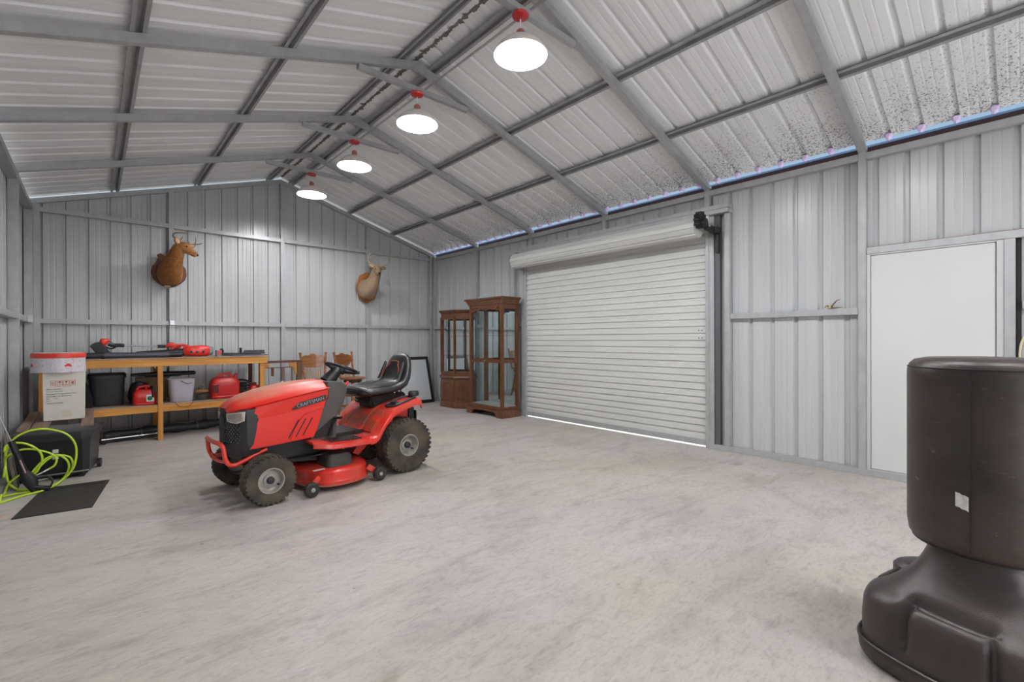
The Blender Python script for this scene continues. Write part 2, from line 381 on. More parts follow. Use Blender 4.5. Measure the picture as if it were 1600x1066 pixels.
# ---- far wall (y = YB)
WF = struct('wall_far', 'ribbed white metal gable wall under the ridge')
zt = lambda x: (ZA-SLR*(x-XM) if x > XM else ZA-SLL*(XM-x))
PY = YB+T+.002
sheets(WF, 'wall_panel', PANEL, XL-.09, XM, 0, lambda u: zt(u)+.05, lambda u, o, z: (u, PY+o, z), .165)
sheets(WF, 'wall_panel', PANEL, XM, XR+.06, 0, lambda u: zt(u)+.05, lambda u, o, z: (u, PY+o, z), .165)
cx = (.885, 2.459, 4.02)
for x in cx: MB().add([(x+a*T/2, y, z if z == 0 else zt(x+a*T/2)+.002) for a in (-1, 1) for y in (YB, YB+T) for z in (0, 1)], [(0, 1, 3, 2), (4, 6, 7, 5), (0, 4, 5, 1), (2, 3, 7, 6), (0, 2, 6, 4), (1, 5, 7, 3)]).build('column', STEEL, WF, bevel=.004)
for x in (XL+T/2+.0, XR-T/2-.005): MB().bb(x-T/2, x+T/2, YB, YB+T, 0, ZE+.01).build('column', STEEL, WF, bevel=.004)
for a, b in between(XL+T, XR-T-.01, cx):
    MB().bb(a, b, YB, YB+T, 3.022, 3.022+T).build('upper_girt', STEEL, WF, bevel=.003)
    MB().bb(a, b, YB, YB+T, 1.548, 1.548+T).build('mid_girt', STEEL, WF, bevel=.003)
    MB().bb(a, b, YB, YB+T, 0, .055).build('base_rail', STEEL, WF, bevel=.003)

# ---- left wall (x = XL)
WL = struct('wall_left', 'ribbed white metal wall left of the workbench')
QX = XL-.092
sheets(WL, 'wall_panel', PANEL, YF, YB+.068, 0, ZW, lambda u, o, z: (QX-o, u, z), 1.16)
for k, y in enumerate(FY):
    if k == 0: y = YB-T/2-.002
    MB().bb(XL-.08, XL, y-T/2, y+T/2, 0, ZE-.0).build('column', STEEL, WL, bevel=.004)
for a, b in between(YF, YB, ys):
    MB().bb(XL-.088, XL, a, b, 3.02, 3.09).build('eave_girt', STEEL, WL, bevel=.003)
    MB().bb(XL-.07, XL-.005, a, b, 1.55, 1.612).build('mid_girt', STEEL, WL, bevel=.003)
    MB().bb(XL-.088, XL, a, b, 0, .055).build('base_rail', STEEL, WL, bevel=.003)
MB().bb(XL-.11, XL-.082, YB+.03, YB+.10, 0, 3.1).build('corner_trim', PANEL, WL)
MB().bb(XR+.058, XR+.10, YB+.03, YB+.10, 0, 3.1).build('corner_trim', PANEL, WR)
MB().bb(XL-.11, XL-.082, YF-.03, YF+.03, 0, 3.1).build('corner_trim', PANEL, WL)
MB().bb(XR+.058, XR+.10, YF-.03, YF+.03, 0, 3.1).build('corner_trim', PANEL, WR)

# ---- wall behind the camera
WB = struct('wall_back', 'ribbed white metal wall behind the viewer')
sheets(WB, 'wall_panel', PANEL, XL-.09, XM, 0, lambda u: zt(u)+.05, lambda u, o, z: (u, YF-o, z), .165)
sheets(WB, 'wall_panel', PANEL, XM, XR+.06, 0, lambda u: zt(u)+.05, lambda u, o, z: (u, YF-o, z), .165)

# ---- ceiling: rafters, purlins, roof sheets
CE = struct('ceiling', 'gabled roof of white ribbed sheets on galvanised rafters')
EX = .045
def rz_(x, lift): return zt(x)+lift
RT = .068
nR = math.hypot(1, SLR)
for k, y in enumerate(FY[:8]):
    if k == 0: y = YB+T/2
    for sd, xe in ((1, XR+T), (-1, XL-.08)):
        poly = [(XM, ZA), (xe, zt(xe)), (xe, zt(xe)+RT), (XM, ZA+RT)]
        MB().prism(poly, lambda a, b, w_: (a, w_, b), y-T/2, y+T/2).build('rafter', STEEL, CE, bevel=.004)
    if k == 0: continue
    # flat tie just under the ridge
    MB().bb(XM-.62, XM+.62, y-.027, y+.027, 3.806, 3.856).build('collar_tie', STEEL, CE, bevel=.003)
hat = [(-.05, 0), (-.05, .0025), (-.026, .0025), (-.02, .038), (.02, .038), (.026, .0025), (.05, .0025), (.05, 0), (.0235, 0), (.0175, .0355), (-.0175, .0355), (-.0235, 0)]
for xo in (XM-2.196, XM-1.215, XM-.185, XM+.165, XM+1.212, XM+2.12, XM+3.0, XM-2.95):
    sd = 1 if xo > XM else -1; sl_ = -SLR if sd > 0 else SLL
    t = Vector((1, 0, sl_)).normalized(); nn = Vector((-t.z, 0, t.x)); o = Vector((xo, 0, zt(xo)+RT+.001))
    if abs(xo-XM) > 2.9: continue
    MB().prism(hat, lambda a, b, w_: (o.x+t.x*a+nn.x*b, w_, o.z+t.z*a+nn.z*b), YF, YB+.1).build('purlin', STEELD, CE)
RL = RT/nR+.044
rs = lambda sd: (lambda u, o, z: (XM+sd*z, u, zt(XM+sd*z)+RT+.042+o))
for sd, L_ in ((1, XR+EX-XM), (-1, XM-XL+EX+.05)):
    sheets(CE, 'roof_panel', ROOF, YF-.1, YB+.16, .012, L_, rs(sd), 1.10 if sd > 0 else 1.0, d=.022)
MB().bb(XR+.150, XR+.156, YF, YB+.1, 3.10, 3.209).build('gutter_lip', mat('blue_grey_gutter', '#6f8fac', .35, .3), CE)
# ridge cap and ragged closure strip
MB().prism([(XM-.2, zt(XM-.2)+RT+.07), (XM, ZA+RT+.085), (XM+.2, zt(XM+.2)+RT+.07), (XM+.2, zt(XM+.2)+RT+.075), (XM, ZA+RT+.095), (XM-.2, zt(XM-.2)+RT+.075)], lambda a, b, w_: (a, w_, b), YF-.1, YB+.16).build('ridge_cap', ROOF, CE)
mb = MB(); y = YF; vs = []
n = 0
while y < YB:
    a = .012+random.random()*.02; b = .012+random.random()*.02
    if random.random() < .25: a += random.random()*.03
    if random.random() < .25: b += random.random()*.03
    zz = ZA+RT+.036+random.random()*.004
    vs += [(XM-a, y, zz-.004), (XM, y, zz+.003), (XM+b, y, zz-.004)]; y += .012+random.random()*.03; n += 1
fs = []
for i in range(n-1): fs += [(3*i, 3*i+1, 3*i+4, 3*i+3), (3*i+1, 3*i+2, 3*i+5, 3*i+4)]
o = mb.add(vs, fs).build('ridge_closure', mat('old_foam_strip', '#7e7770', .9, 0, .4, 30), CE); o['kind'] = 'stuff'
# eave trim and light-tinted rib plugs along the right-hand eave, sky-tinted rake trim over the far gable
MB().bb(XR+.098, XR+.106, YF, YB+.1, 3.02, 3.172).build('eave_trim', BROWN, CE)
PURP = mat('violet_leak_light', '#e8d6fb', .6, spec=.3)  # violet in the colour stands for daylight leaking at the rib ends
PURP.node_tree.nodes['Principled BSDF'].inputs['Subsurface Weight'].default_value = 0
PURP.node_tree.nodes['Principled BSDF'].inputs['Transmission Weight'].default_value = .0
ph = 1.10; k = int((YF-ph)/RP); pm = None
while ph+k*RP < YB:
    y = ph+k*RP; k += 1
    if y < -1.2: continue
    if pm is None:
        rg = [[Vector((dx, a*r, b*h_)) for a, b in ((-1, 1), (-.8, 1.3), (0, 1.45), (.8, 1.3), (1, 1), (.7, -.6), (0, -1), (-.7, -.6))] for dx, r, h_ in ((-.04, .018, .018), (-.025, .03, .026), (.02, .03, .026))]
        pm = MB().loft(rg).mesh('rib_light_plug', True); pm.materials.append(PURP)
    o = bpy.data.objects.new('rib_light_plug', pm); C.objects.link(o); o.location = (XR+.028, y, 3.196); o.parent = CE
BLUE = mat('sky_tinted_rake_trim', '#4a78a8', .3, .2)  # blue in the colour stands for sky light in the gable gap
MB().prism([(XL-.1, zt(XL-.1)+.06), (XM, ZA+.06), (XR+.1, zt(XR+.1)+.06), (XR+.1, zt(XR+.1)+.085), (XM, ZA+.085), (XL-.1, zt(XL-.1)+.085)], lambda a, b, w_: (a, w_, b), YB+.13, YB+.14).build('rake_trim', BLUE, CE)
# conduit feeding the lamps
mb = MB().tube([(XM+.095, YF, 3.872), (XM+.095, 7.05, 3.872), (XM+.05, 7.12, 3.862)], .0105, 8); o = mb.build('conduit', CHROME, CE, smooth=True)

# junction boxes on the girts
for i, (loc, d, lb) in enumerate((((.885, YB-.022, 1.585), (.06, .042, .075), 'small grey electrical box on the far wall girt, above the workbench'),
                               ((XL+.02, 8.05, 1.585), (.045, .07, .09), 'small grey electrical box in the left corner girt, above the carton'))):
    o = thing('junction_box', lb, 'electrical box', loc, 0)
    MB().box((0, 0, 0), d).build('box_body', mat('box_grey', '#c4c4c4', .45, .3), o, bevel=.004)
    MB().box((0, -d[1]/2-.003, 0), (d[0]*.86, .005, d[2]*.86)).build('cover_plate', CHROME, o, bevel=.002)

# ================================================================== PENDANT LAMPS
REDM = mat('lamp_red_enamel', '#c1272d', .35, coat=.3)
SHW = mat('lamp_white_enamel', '#f2f0ee', .4)
SHO = mat('lamp_pale_shade_outside', '#ece4e0', .4, spec=.5)
BULB = emit('lit_bulb', (.97, .985, 1, 1), BULB_ST)
def make_lamp():
    t = thing('pendant_lamp', '', 'lamp', (XM, 4.119, 3.826), 0, 'red and white barn pendants in a row under the ridge')
    MB().lathe([(.0, 0), (.060, -.002), (.066, -.012), (.060, -.026), (.03, -.036), (.012, -.042), (0, -.043)], n=28).build('ceiling_canopy', REDM, t, True)
    MB().cyl((0, 0, -.04), (0, 0, -.12), .005, n=8).build('cord', SHW, t, True)
    MB().lathe([(.0, -.135), (.014, -.137), (.03, -.152), (.033, -.165), (.033, -.20), (.045, -.213), (0, -.214)], (0, 0, .02), n=20).build('socket_cap', mat('lamp_faded_red', '#b06a66', .4), t, True)
    out = [(.034, -.208), (.06, -.212), (.10, -.226), (.145, -.252), (.178, -.285), (.196, -.318), (.203, -.336)]
    MB().lathe(out, (0, 0, .02), n=40, cap=False).build('shade', SHO, t, True)
    MB().lathe([(r-.004, z-.002) for r, z in out], (0, 0, .02), n=40, cap=False).build('shade_lining', SHW, t, True)
    MB().lathe([(.199, -.336), (.203, -.334), (.207, -.337), (.203, -.341), (.199, -.338)], (0, 0, .02), n=40, cap=False).build('rim', SHW, t, True)
    b = MB().lathe([(.0, -.205), (.016, -.212), (.018, -.232), (.032, -.262), (.036, -.285), (.028, -.31), (.012, -.322), (0, -.324)], (0, 0, .02), n=18).build('bulb', BULB, t, True)
    return t
lp = make_lamp()
names = {1: 'pendant lamp farthest down the ridge, nearest the gable wall', 2: 'second pendant lamp from the gable wall, under the ridge', 3: 'third pendant lamp from the gable wall, under the ridge',
         4: 'largest pendant lamp in view, bulb showing inside its white shade'}
lp.location = (XM, FY[3], 3.805); lp['label'] = names[3]
for k in (1, 2, 4, 5, 6, 7):
    dup(lp, (XM+.004*(k % 3-1), FY[k], 3.805), label=names.get(k) or {5: 'red and white barn pendant almost overhead', 6: 'red and white barn pendant just behind the viewer', 7: 'red and white barn pendant by the back wall'}[k])

# ================================================================== RIDING MOWER (x forward, y to its left, z up)
MRED = mat('mower_red', '#d92a1e', .30, 0, 0, spec=.5, col2='#c9483a', scale=5, lo=.3, hi=.62, coat=.35)
MREDU = mat('mower_red_dusty', '#d63220', .5, 0, 0, col2='#8a4a33', scale=9, lo=.36, hi=.6)
def hood_mat():
    m = bpy.data.materials.new('mower_hood_dusty_red'); m.use_nodes = True; nt = m.node_tree; b = nt.nodes['Principled BSDF']; L = nt.links.new; N = nt.nodes.new
    tc = N('ShaderNodeTexCoord'); ge = N('ShaderNodeNewGeometry'); sp = N('ShaderNodeSeparateXYZ'); L(ge.outputs['Normal'], sp.inputs[0])
    nz = N('ShaderNodeTexNoise'); nz.inputs['Scale'].default_value = 6; nz.inputs['Detail'].default_value = 6; L(tc.outputs['Object'], nz.inputs['Vector'])
    sx = N('ShaderNodeSeparateXYZ'); L(tc.outputs['Object'], sx.inputs[0])
    # settled dust lies on the upward faces, thickest towards the nose
    mr = N('ShaderNodeMapRange'); L(sp.outputs['Z'], mr.inputs[0]); mr.inputs[1].default_value = .75; mr.inputs[2].default_value = .99
    mx = N('ShaderNodeMapRange'); L(sx.outputs['X'], mx.inputs[0]); mx.inputs[1].default_value = .75; mx.inputs[2].default_value = 1.15; mx.inputs[3].default_value = .25; mx.inputs[4].default_value = 1.1
    a = N('ShaderNodeMath'); a.operation = 'MULTIPLY'; L(mr.outputs[0], a.inputs[0]); L(mx.outputs[0], a.inputs[1])
    a2 = N('ShaderNodeMath'); a2.operation = 'MULTIPLY'; L(a.outputs[0], a2.inputs[0]); L(nz.outputs[0], a2.inputs[1]); a3 = N('ShaderNodeMath'); a3.operation = 'MULTIPLY'; a3.use_clamp = True; L(a2.outputs[0], a3.inputs[0]); a3.inputs[1].default_value = 1.35
    x = N('ShaderNodeMix'); x.data_type = 'RGBA'; L(a3.outputs[0], x.inputs[0]); x.inputs[6].default_value = rgb('#d92a1e'); x.inputs[7].default_value = rgb('#b79a80'); L(x.outputs[2], b.inputs['Base Color'])
    r = N('ShaderNodeMapRange'); L(a3.outputs[0], r.inputs[0]); r.inputs[3].default_value = .28; r.inputs[4].default_value = .75; L(r.outputs[0], b.inputs['Roughness'])
    return m
HOOD = hood_mat()
TYRE = mat('dusty_tyre_rubber', '#544a3d', .85, 0, 0, col2='#2c2926', scale=7, lo=.35, hi=.65, bump=.1)
RIM = mat('grey_wheel_paint', '#a9a49b', .45, .2, .25, 12)
DASH = mat('mower_dark_plastic', '#565250', .5, 0, .2, 10)
DK = mat('mower_black_metal', '#1b1a1a', .5, .2, .2, 20)
VINYL = mat('black_vinyl', '#232326', .36, 0, .15, 8, spec=.6)
M = thing('riding_mower', 'red riding lawn mower with black seat parked on the bare floor', 'lawn mower', (2.294, 4.585, 0), math.radians(184.6))

def wheel(x, y, r, wd, rim, sd, lugs, rows):
    """tyre + rim + tread; sd = outward direction along y"""
    prof_ = [(rim*.98, -wd*.40), (rim*1.05, -wd*.47), (r*.80, -wd*.52), (r*.93, -wd*.47), (r*.975, -wd*.33), (r*.985, 0), (r*.975, wd*.33), (r*.93, wd*.47), (r*.80, wd*.52), (rim*1.05, wd*.47), (rim*.98, wd*.40)]
    ty = MB().lathe(prof_, (x, y, r), (0, 1, 0), 48, cap=False).build('tyre', TYRE, M, 50)
    t = MB()
    for i in range(lugs):
        for j in range(rows):
            a = 2*PI*(i+(.5 if j % 2 else 0))/lugs; v = (j-(rows-1)/2)/(rows)*wd*.86
            rad = r*.985-(abs(v)/wd)**2*r*.10; c = (x+rad*math.sin(a), y+v, r+rad*math.cos(a))
            rot = Matrix.Rotation(a, 3, 'Y') @ Matrix.Rotation(.35*(1 if j % 2 else -1), 3, 'Z')
            t.box(c, (2*PI*r/lugs*.52, wd*.86/rows*.86, r*.036), rot)
        a = 2*PI*(i+.25)/lugs
        for s_ in (-1, 1):
            rad = r*.92; rot = Matrix.Rotation(a, 3, 'Y'); t.box((x+rad*math.sin(a), y+s_*wd*.455, r+rad*math.cos(a)), (2*PI*r/lugs*.42, wd*.10, r*.11), rot)
    t.build('tread', TYRE, ty, kind='stuff')
    o = (x, y, r); ax = (0, sd, 0)
    MB().lathe([(rim*1.04, wd*.44), (rim*1.03, wd*.475), (rim*.96, wd*.48), (rim*.90, wd*.42), (rim*.86, wd*.20), (rim*.74, wd*.14), (rim*.52, wd*.17), (rim*.50, wd*.26), (rim*.30, wd*.27), (0, wd*.27)], o, ax, 40, cap=False).build('rim', RIM, ty, 40)
    MB().lathe([(rim*1.0, -wd*.42), (rim*.9, -wd*.35), (rim*.85, -wd*.02), (0, -wd*.0)], o, ax, 32, cap=False).build('rim_back', RIM, ty, 40)
    MB().lathe([(rim*.30, wd*.26), (rim*.28, wd*.40), (rim*.20, wd*.43), (0, wd*.43)], o, ax, 16, cap=False).build('hub_cap', BLK2, ty, 40)
    MB().cyl((x-rim*.62, y+sd*wd*.16, r-rim*.45), (x-rim*.64, y+sd*wd*.34, r-rim*.47), .006, n=8).build('valve_stem', BLACK, ty, True)
for sd in (1, -1):
    wheel(1.285, sd*.385, .197, .155, .098, sd, 30, 4)
    wheel(0, sd*.362, .268, .225, .105, sd, 34, 5)

# chassis and engine below the hood
mb = MB().bb(.10, 1.42, -.20, .20, .30, .44).bb(.62, 1.30, -.14, .14, .26, .42).bb(-.28, .25, -.15, .15, .26, .54).bb(-.26, -.18, -.18, .18, .30, .60)
mb.build('chassis', DK, M, bevel=.01)
mb = MB().beam((1.285, -.30, .235), (1.285, .30, .235), .05, .05).beam((1.285, 0, .22), (1.285, 0, .34), .08, .12, (1, 0, 0)).cyl((1.285, -.38, .197), (1.285, -.28, .22), .016).cyl((1.285, .38, .197), (1.285, .28, .22), .016)
mb.beam((1.22, -.29, .21), (1.22, .29, .21), .02, .02).beam((1.22, .1, .21), (.95, .05, .29), .02, .02)
mb.build('front_axle', DK, M, bevel=.004)
MB().cyl((0, -.3, .268), (0, .3, .268), .03).bb(-.12, .12, -.12, .12, .18, .36).build('rear_axle', DK, M, bevel=.01)

# hood: loft of arch sections from nose to dash
HT = [  # x, half width, crease z, crown z, bottom half width
    (1.505, .130, .738, .750), (1.485, .175, .748, .780), (1.44, .220, .758, .812), (1.37, .248, .772, .846), (1.25, .264, .793, .884), (1.05, .272, .830, .922), (.88, .274, .860, .938), (.76, .272, .876, .941), (.715, .268, .880, .940)]
rings = []
for x, hw, zc, zk in HT:
    r_ = []
    for t in [-1, -.97, -.88, -.72, -.60, -.52, -.3, 0, .3, .52, .60, .72, .88, .97, 1]:
        a = abs(t); z = zc+(zk-zc)*(1-a**3.2); z += (.006 if .25 < a < .55 else 0); r_.append(Vector((x, t*hw, z)))
    rings.append(r_)
mb = MB(); n = 15; base = [p for r_ in rings for p in r_]; lower = [p+Vector((0, 0, -.012)) if abs(p.y) < .1 else Vector((p.x, p.y*.985, p.z-.012)) for p in base]
mb.loft(rings, cap=False, closed=False); mb.loft([lower[i*n:(i+1)*n] for i in range(len(rings))], cap=False, closed=False)
hood = mb.build('hood', HOOD, M, 50)
MB().loft([rr((.84, 0, .927), (1, 0, .06), (0, 1, 0), .05, .03, 12), rr((.84, 0, .934), (1, 0, .06), (0, 1, 0), .045, .026, 12)]).build('fuel_window', DK, hood)
MB().loft([rr((1.0, .06, .910), (1, 0, .1), (0, 1, 0), .035, .018, 12), rr((1.0, .06, .918), (1, 0, .1), (0, 1, 0), .03, .014, 12)]).build('hood_vent', DK, hood)
# red side panels
def side(sd, y0=.272, y1=.262):
    out = [(1.385, .425), (1.395, .50), (1.39, .60), (1.365, .665), (1.335, .765), (1.25, .783), (1.05, .822), (.88, .853), (.728, .876), (.735, .80), (.765, .73), (.80, .62), (.83, .53), (.862, .455), (1.10, .440)]
    f = lambda a, b, w_: (a, sd*(w_*(1-.055*max(0, (a-1.1)/.3))), b)
    return MB().prism(out, f, y1-.012, y1)
sidep = side(1).build('hood_side', HOOD, M, bevel=.004)
side(-1).build('hood_side', HOOD, M, bevel=.004)
# side name plate and slots
def plate(poly, y, th, name, m, par=None, bev=.002, sd=1):
    return MB().prism(poly, lambda a, b, w_: (a, sd*w_, b), y, y+th).build(name, m, par or M, bevel=bev)
for sd in (1, -1):
    np_ = plate([(1.055, .722), (.99, .772), (.752, .824), (.752, .774), (1.045, .714)], .262, .008, 'name_plate', BLK2, sd=sd)
    for i in range(3):
        x0, z0_ = 1.075-.06*i, .475+.003*i
        plate([(x0, z0_), (x0+.010, z0_+.002), (x0-.075, z0_+.152), (x0-.085, z0_+.148)], .2625, .0015, 'vent_slot', BLACK, bev=0, sd=sd)
def text(s, size, loc, rot, m, parent, name='lettering', ext=.0008, align='CENTER', xs=1):
    cu = bpy.data.curves.new(name, 'FONT'); cu.body = s; cu.size = size; cu.extrude = ext; cu.align_x = align; cu.align_y = 'CENTER'
    o = bpy.data.objects.new(name, cu); C.objects.link(o); bpy.context.view_layer.update()
    me = bpy.data.meshes.new_from_object(o.evaluated_get(bpy.context.evaluated_depsgraph_get())); bpy.data.objects.remove(o)
    me.materials.clear(); me.materials.append(m)
    o = bpy.data.objects.new(name, me); C.objects.link(o); o.parent = parent; o.location = loc
    if isinstance(rot, Matrix): o.rotation_euler = rot.to_euler()
    else: o.rotation_euler = rot
    o.scale = (xs, 1, 1); return o
# letters on the near side read from front (local +x is to the viewer's left)
LET = mat('plate_lettering_grey', '#9b9b9b', .4, .3)
tx = Vector((-1, 0, .205)).normalized(); nz_ = Vector((0, 1, 0)); ty_ = nz_.cross(tx)
text('CRAFTSMAN', .044, (.892, .2703, .768), Matrix((tx, ty_, nz_)).transposed(), LET, M, xs=.98)
# raised swoosh panel line round the slots
mb = MB().tube(smooth_path([(1.06, .263, .462), (1.02, .266, .56), (.95, .266, .655), (.86, .266, .69), (.77, .266, .712)], 5), .006, 6); mb.build('raised_crease', HOOD, M, True)

# grille / nose (dark)
GR = mat('mower_grille_plastic', '#2b2c2d', .5)
def nose(z, k=1.0):
    P = []
    for t in range(-6, 7):
        u = t/6; hw = .255*k; x = 1.508-.105*abs(u)**2.6-(.76-z)*.02; P.append(Vector((x, u*hw, z)))
    P += [Vector((1.30, .25*k, z)), Vector((1.30, -.25*k, z))]; return P
rg = [nose(z, k) for z, k in ((.37, .90), (.405, .97), (.47, .99), (.60, 1.0), (.70, 1.0), (.755, .98))]
gl = MB().loft(rg).build('nose_shell', GR, M, 30)
# chin bulge, mesh grille, surround
MB().loft([[Vector((p.x+.012, p.y*.9, z)) for p in nose(z, .93)[:13]]+[Vector((1.4, .2, z)), Vector((1.4, -.2, z))] for z in (.385, .40, .455, .47)]).build('chin', BLK2, M, 30)
mb = MB()
for r_ in range(9):
    for c_ in range(-7, 8):
        u = (c_+(.5 if r_ % 2 else 0))/9.0
        if abs(u) > .86: continue
        x = 1.508-.105*abs(u)**2.6; y = u*.255; z = .49+r_*.017; mb.box((x+.001, y, z), (.006, .013, .009))
mb.build('grille_mesh', mat('grille_mesh_grey', '#4a4b4c', .4), M, kind='stuff')  # small blocks, a lighter grey than the nose shell
MB().bb(1.505, 1.52, -.045, .045, .47, .70).build('grille_bar', GR, M, bevel=.006)
for sd in (1, -1):
    q = [(.250, .742), (.10, .720), (.110, .658), (.20, .643), (.245, .665)]
    def hl(a, b, w_, sd=sd):
        u = a/.255; return (1.508-.105*u**2.6+w_, sd*a*1.005+(sd*w_*.6), b)
    q2 = []
    for (a0, b0), (a1, b1) in zip(q, q[1:]+q[:1]):
        for t in range(5): q2.append((a0+(a1-a0)*t/5, b0+(b1-b0)*t/5))
    MB().prism(q2, hl, .002, .010).build('headlight_bezel', mat('headlight_white_rim', '#c9c7c3', .35), M)
    c0 = (sum(p[0] for p in q2)/len(q2), sum(p[1] for p in q2)/len(q2)); q3 = [(c0[0]+(a-c0[0])*.80, c0[1]+(b-c0[1])*.74) for a, b in q2]
    MB().prism(q3, hl, .009, .014).build('headlight_lens', mat('headlight_lens', '#a3948a', .15, 0, .3, 30, coat=.6), M)
# bumper
bp = [(1.24, .215, .405), (1.34, .225, .370), (1.43, .230, .335), (1.495, .232, .320), (1.535, .232, .345), (1.553, .228, .40), (1.56, .220, .465), (1.575, .18, .495), (1.588, .09, .50)]
full = bp+[(1.59, 0, .50)]+[(x, -y, z) for x, y, z in bp[::-1]]
MB().tube(smooth_path(full, 4), .017, 10).build('bumper', MRED, M, True)
MB().tube(smooth_path([(1.54, .20, .35), (1.56, .1, .345), (1.56, -.1, .345), (1.54, -.20, .35)], 5), .012, 8).build('bumper_crossbar', MRED, M, True)

# dash tower
dp = [(.735, .935), (.60, .925), (.545, .88), (.552, .835), (.585, .74), (.62, .60), (.63, .40), (.88, .385), (.855, .46), (.80, .61), (.76, .73), (.732, .80)]
MB().loft([[Vector((a, y*(1 if b > .7 else .80), b)) for a, b in dp] for y in (-.262, -.25, .25, .262)]).build('dash_tower', DASH, M, 30, bevel=.006)
MB().prism([(.80, .60), (.64, .60), (.66, .42), (.86, .42)], lambda a, b, w_: (a, w_, b), -.212, .212).build('dash_lower_panel', DK, M, bevel=.01)
MB().tube(smooth_path([(.62, 0, .91), (.58, 0, .955), (.535, 0, 1.0), (.50, 0, 1.03)], 3), [.075, .07, .066, .062, .058, .055, .052, .048, .045, .042], 14).build('steering_column_boot', BLACK, M, True)
# steering wheel
wc = Vector((.475, 0, 1.04)); wn = Vector((-.38, 0, 1)).normalized(); wu = wn.orthogonal().normalized(); wv = wn.cross(wu)
P = [wc+(wu*math.cos(2*PI*k/36)+wv*math.sin(2*PI*k/36))*.150 for k in range(36)]
sw = MB().tube(P, .0155, 10, closed=True).build('steering_wheel', BLACK, M, True)
mb = MB()
for a in (0.5, PI-.5, PI*1.5):
    d = wv*math.cos(a)+Vector((1, 0, .3)).normalized()*math.sin(a)*-1
    mb.tube([wc-wn*.022, wc+d*.10-wn*.012, wc+d*.145], [.034, .022, .014], 8)
mb.build('spoke', BLACK, sw, True)
MB().lathe([(.0, .0), (.05, 0), (.056, -.02), (.045, -.05), (.035, -.06)], tuple(wc), tuple(wn), 20).build('centre_cap', BLACK, sw, True)
# throttle and levers
MB().tube([(.56, .16, .86), (.52, .17, .885), (.49, .17, .915)], [.012, .016, .012], 8).build('choke_knob', MRED, M, True)
mb = MB().tube(smooth_path([(.60, -.05, .80), (.54, .12, .83), (.48, .18, .845), (.40, .2, .84)], 4), .006, 8); mb.build('lever_rod', DK, M, True)
MB().tube([(.52, .2, .86), (.46, .21, .852), (.40, .215, .836)], [.014, .019, .012], 10).build('lever_grip', BLACK, M, True)
MB().tube(smooth_path([(.40, .215, .836), (.34, .22, .81), (.28, .21, .77), (.27, .2, .70)], 4), .006, 8).build('lever_rod', DK, M, True)
# clutch / brake pedal by the tower
mb = MB().tube(smooth_path([(.80, .24, .40), (.84, .27, .36), (.72, .24, .42), (.68, .235, .52), (.64, .235, .585)], 4), .008, 8).tube([(.66, .20, .59), (.62, .30, .60)], .012, 8)
mb.build('brake_pedal', DK, M, True)

# footboards, fender
prof_f = [(.905, .455), (.86, .415), (.78, .402), (.60, .394), (.42, .392), (.36, .402), (.315, .435), (.265, .51), (.21, .58), (.15, .632), (.08, .665), (0, .690), (-.05, .703), (-.10, .713), (-.14, .712), (-.160, .708)]
def strip(sub, ys, th, name, m, lip=.045, outer=1):
    """sheet following the side profile, with a turned-down outer lip"""
    rings = []
    for x, z in sub:
        top = [Vector((x, y, z+dz)) for y, dz in ys]; bot = [Vector((x, y, z+dz-th)) for y, dz in ys]
        rings.append(top+bot[::-1])
    return MB().loft(rings).build(name, m, M, 40)
fb = [(x, z) for x, z in prof_f if x >= .40]
for sd in (1, -1):
    rg = []
    for x, z in [(.925, .42)]+fb[1:]:
        hw0, hw1 = (.20, .40) if x > .9 else (.18, .47) if x < .82 else (.19, .45)
        rg.append([Vector((x, sd*y, z+dz)) for y, dz in ((hw0, .012), (hw1-.03, .012), (hw1, 0), (hw1+.004, -.035), (hw1-.012, -.045), (hw1-.018, -.012), (hw0, -.008))])
    MB().loft(rg).build('footboard', MRED, M, 40)
    mb = MB()
    for i in range(9):
        for j in range(4): mb.box((.50+i*.035, sd*(.25+j*.05), .411), (.022, .034, .010), Matrix.Rotation(.5*sd, 3, 'Z'))
    mb.build('tread_pad', BLK2, M, kind='stuff')
    # warning label on the footboard
lb = MB().bb(.46, .62, -.30, -.17, .412, .414).build('warning_label', mat('label_white', '#d9d9d6', .5), M)
arch = [(x, z) for x, z in prof_f if x <= .42]
for sd in (1, -1):
    rg = []
    for x, z in arch:
        k = min(1, max(0, (.42-x)/.16)); o_ = .474-.03*k
        rg.append([Vector((x, sd*y, z+dz)) for y, dz in ((.16, .010), (.30, .012), (o_-.035, .010), (o_-.006, -.004), (o_, -.028), (o_-.004, -.052-.01*k), (o_-.018, -.052-.01*k), (o_-.022, -.022), (o_-.05, -.008), (.16, -.008))])
    # rear turned-down end
    x, z = -.172, .698
    rg.append([Vector((x, sd*y, z+dz)) for y, dz in ((.16, .006), (.30, .006), (.405, .004), (.435, -.01), (.44, -.05), (.436, -.085), (.42, -.085), (.41, -.06), (.40, -.02), (.16, -.008))])
    MB().loft(rg).build('fender', MRED, M, 40)
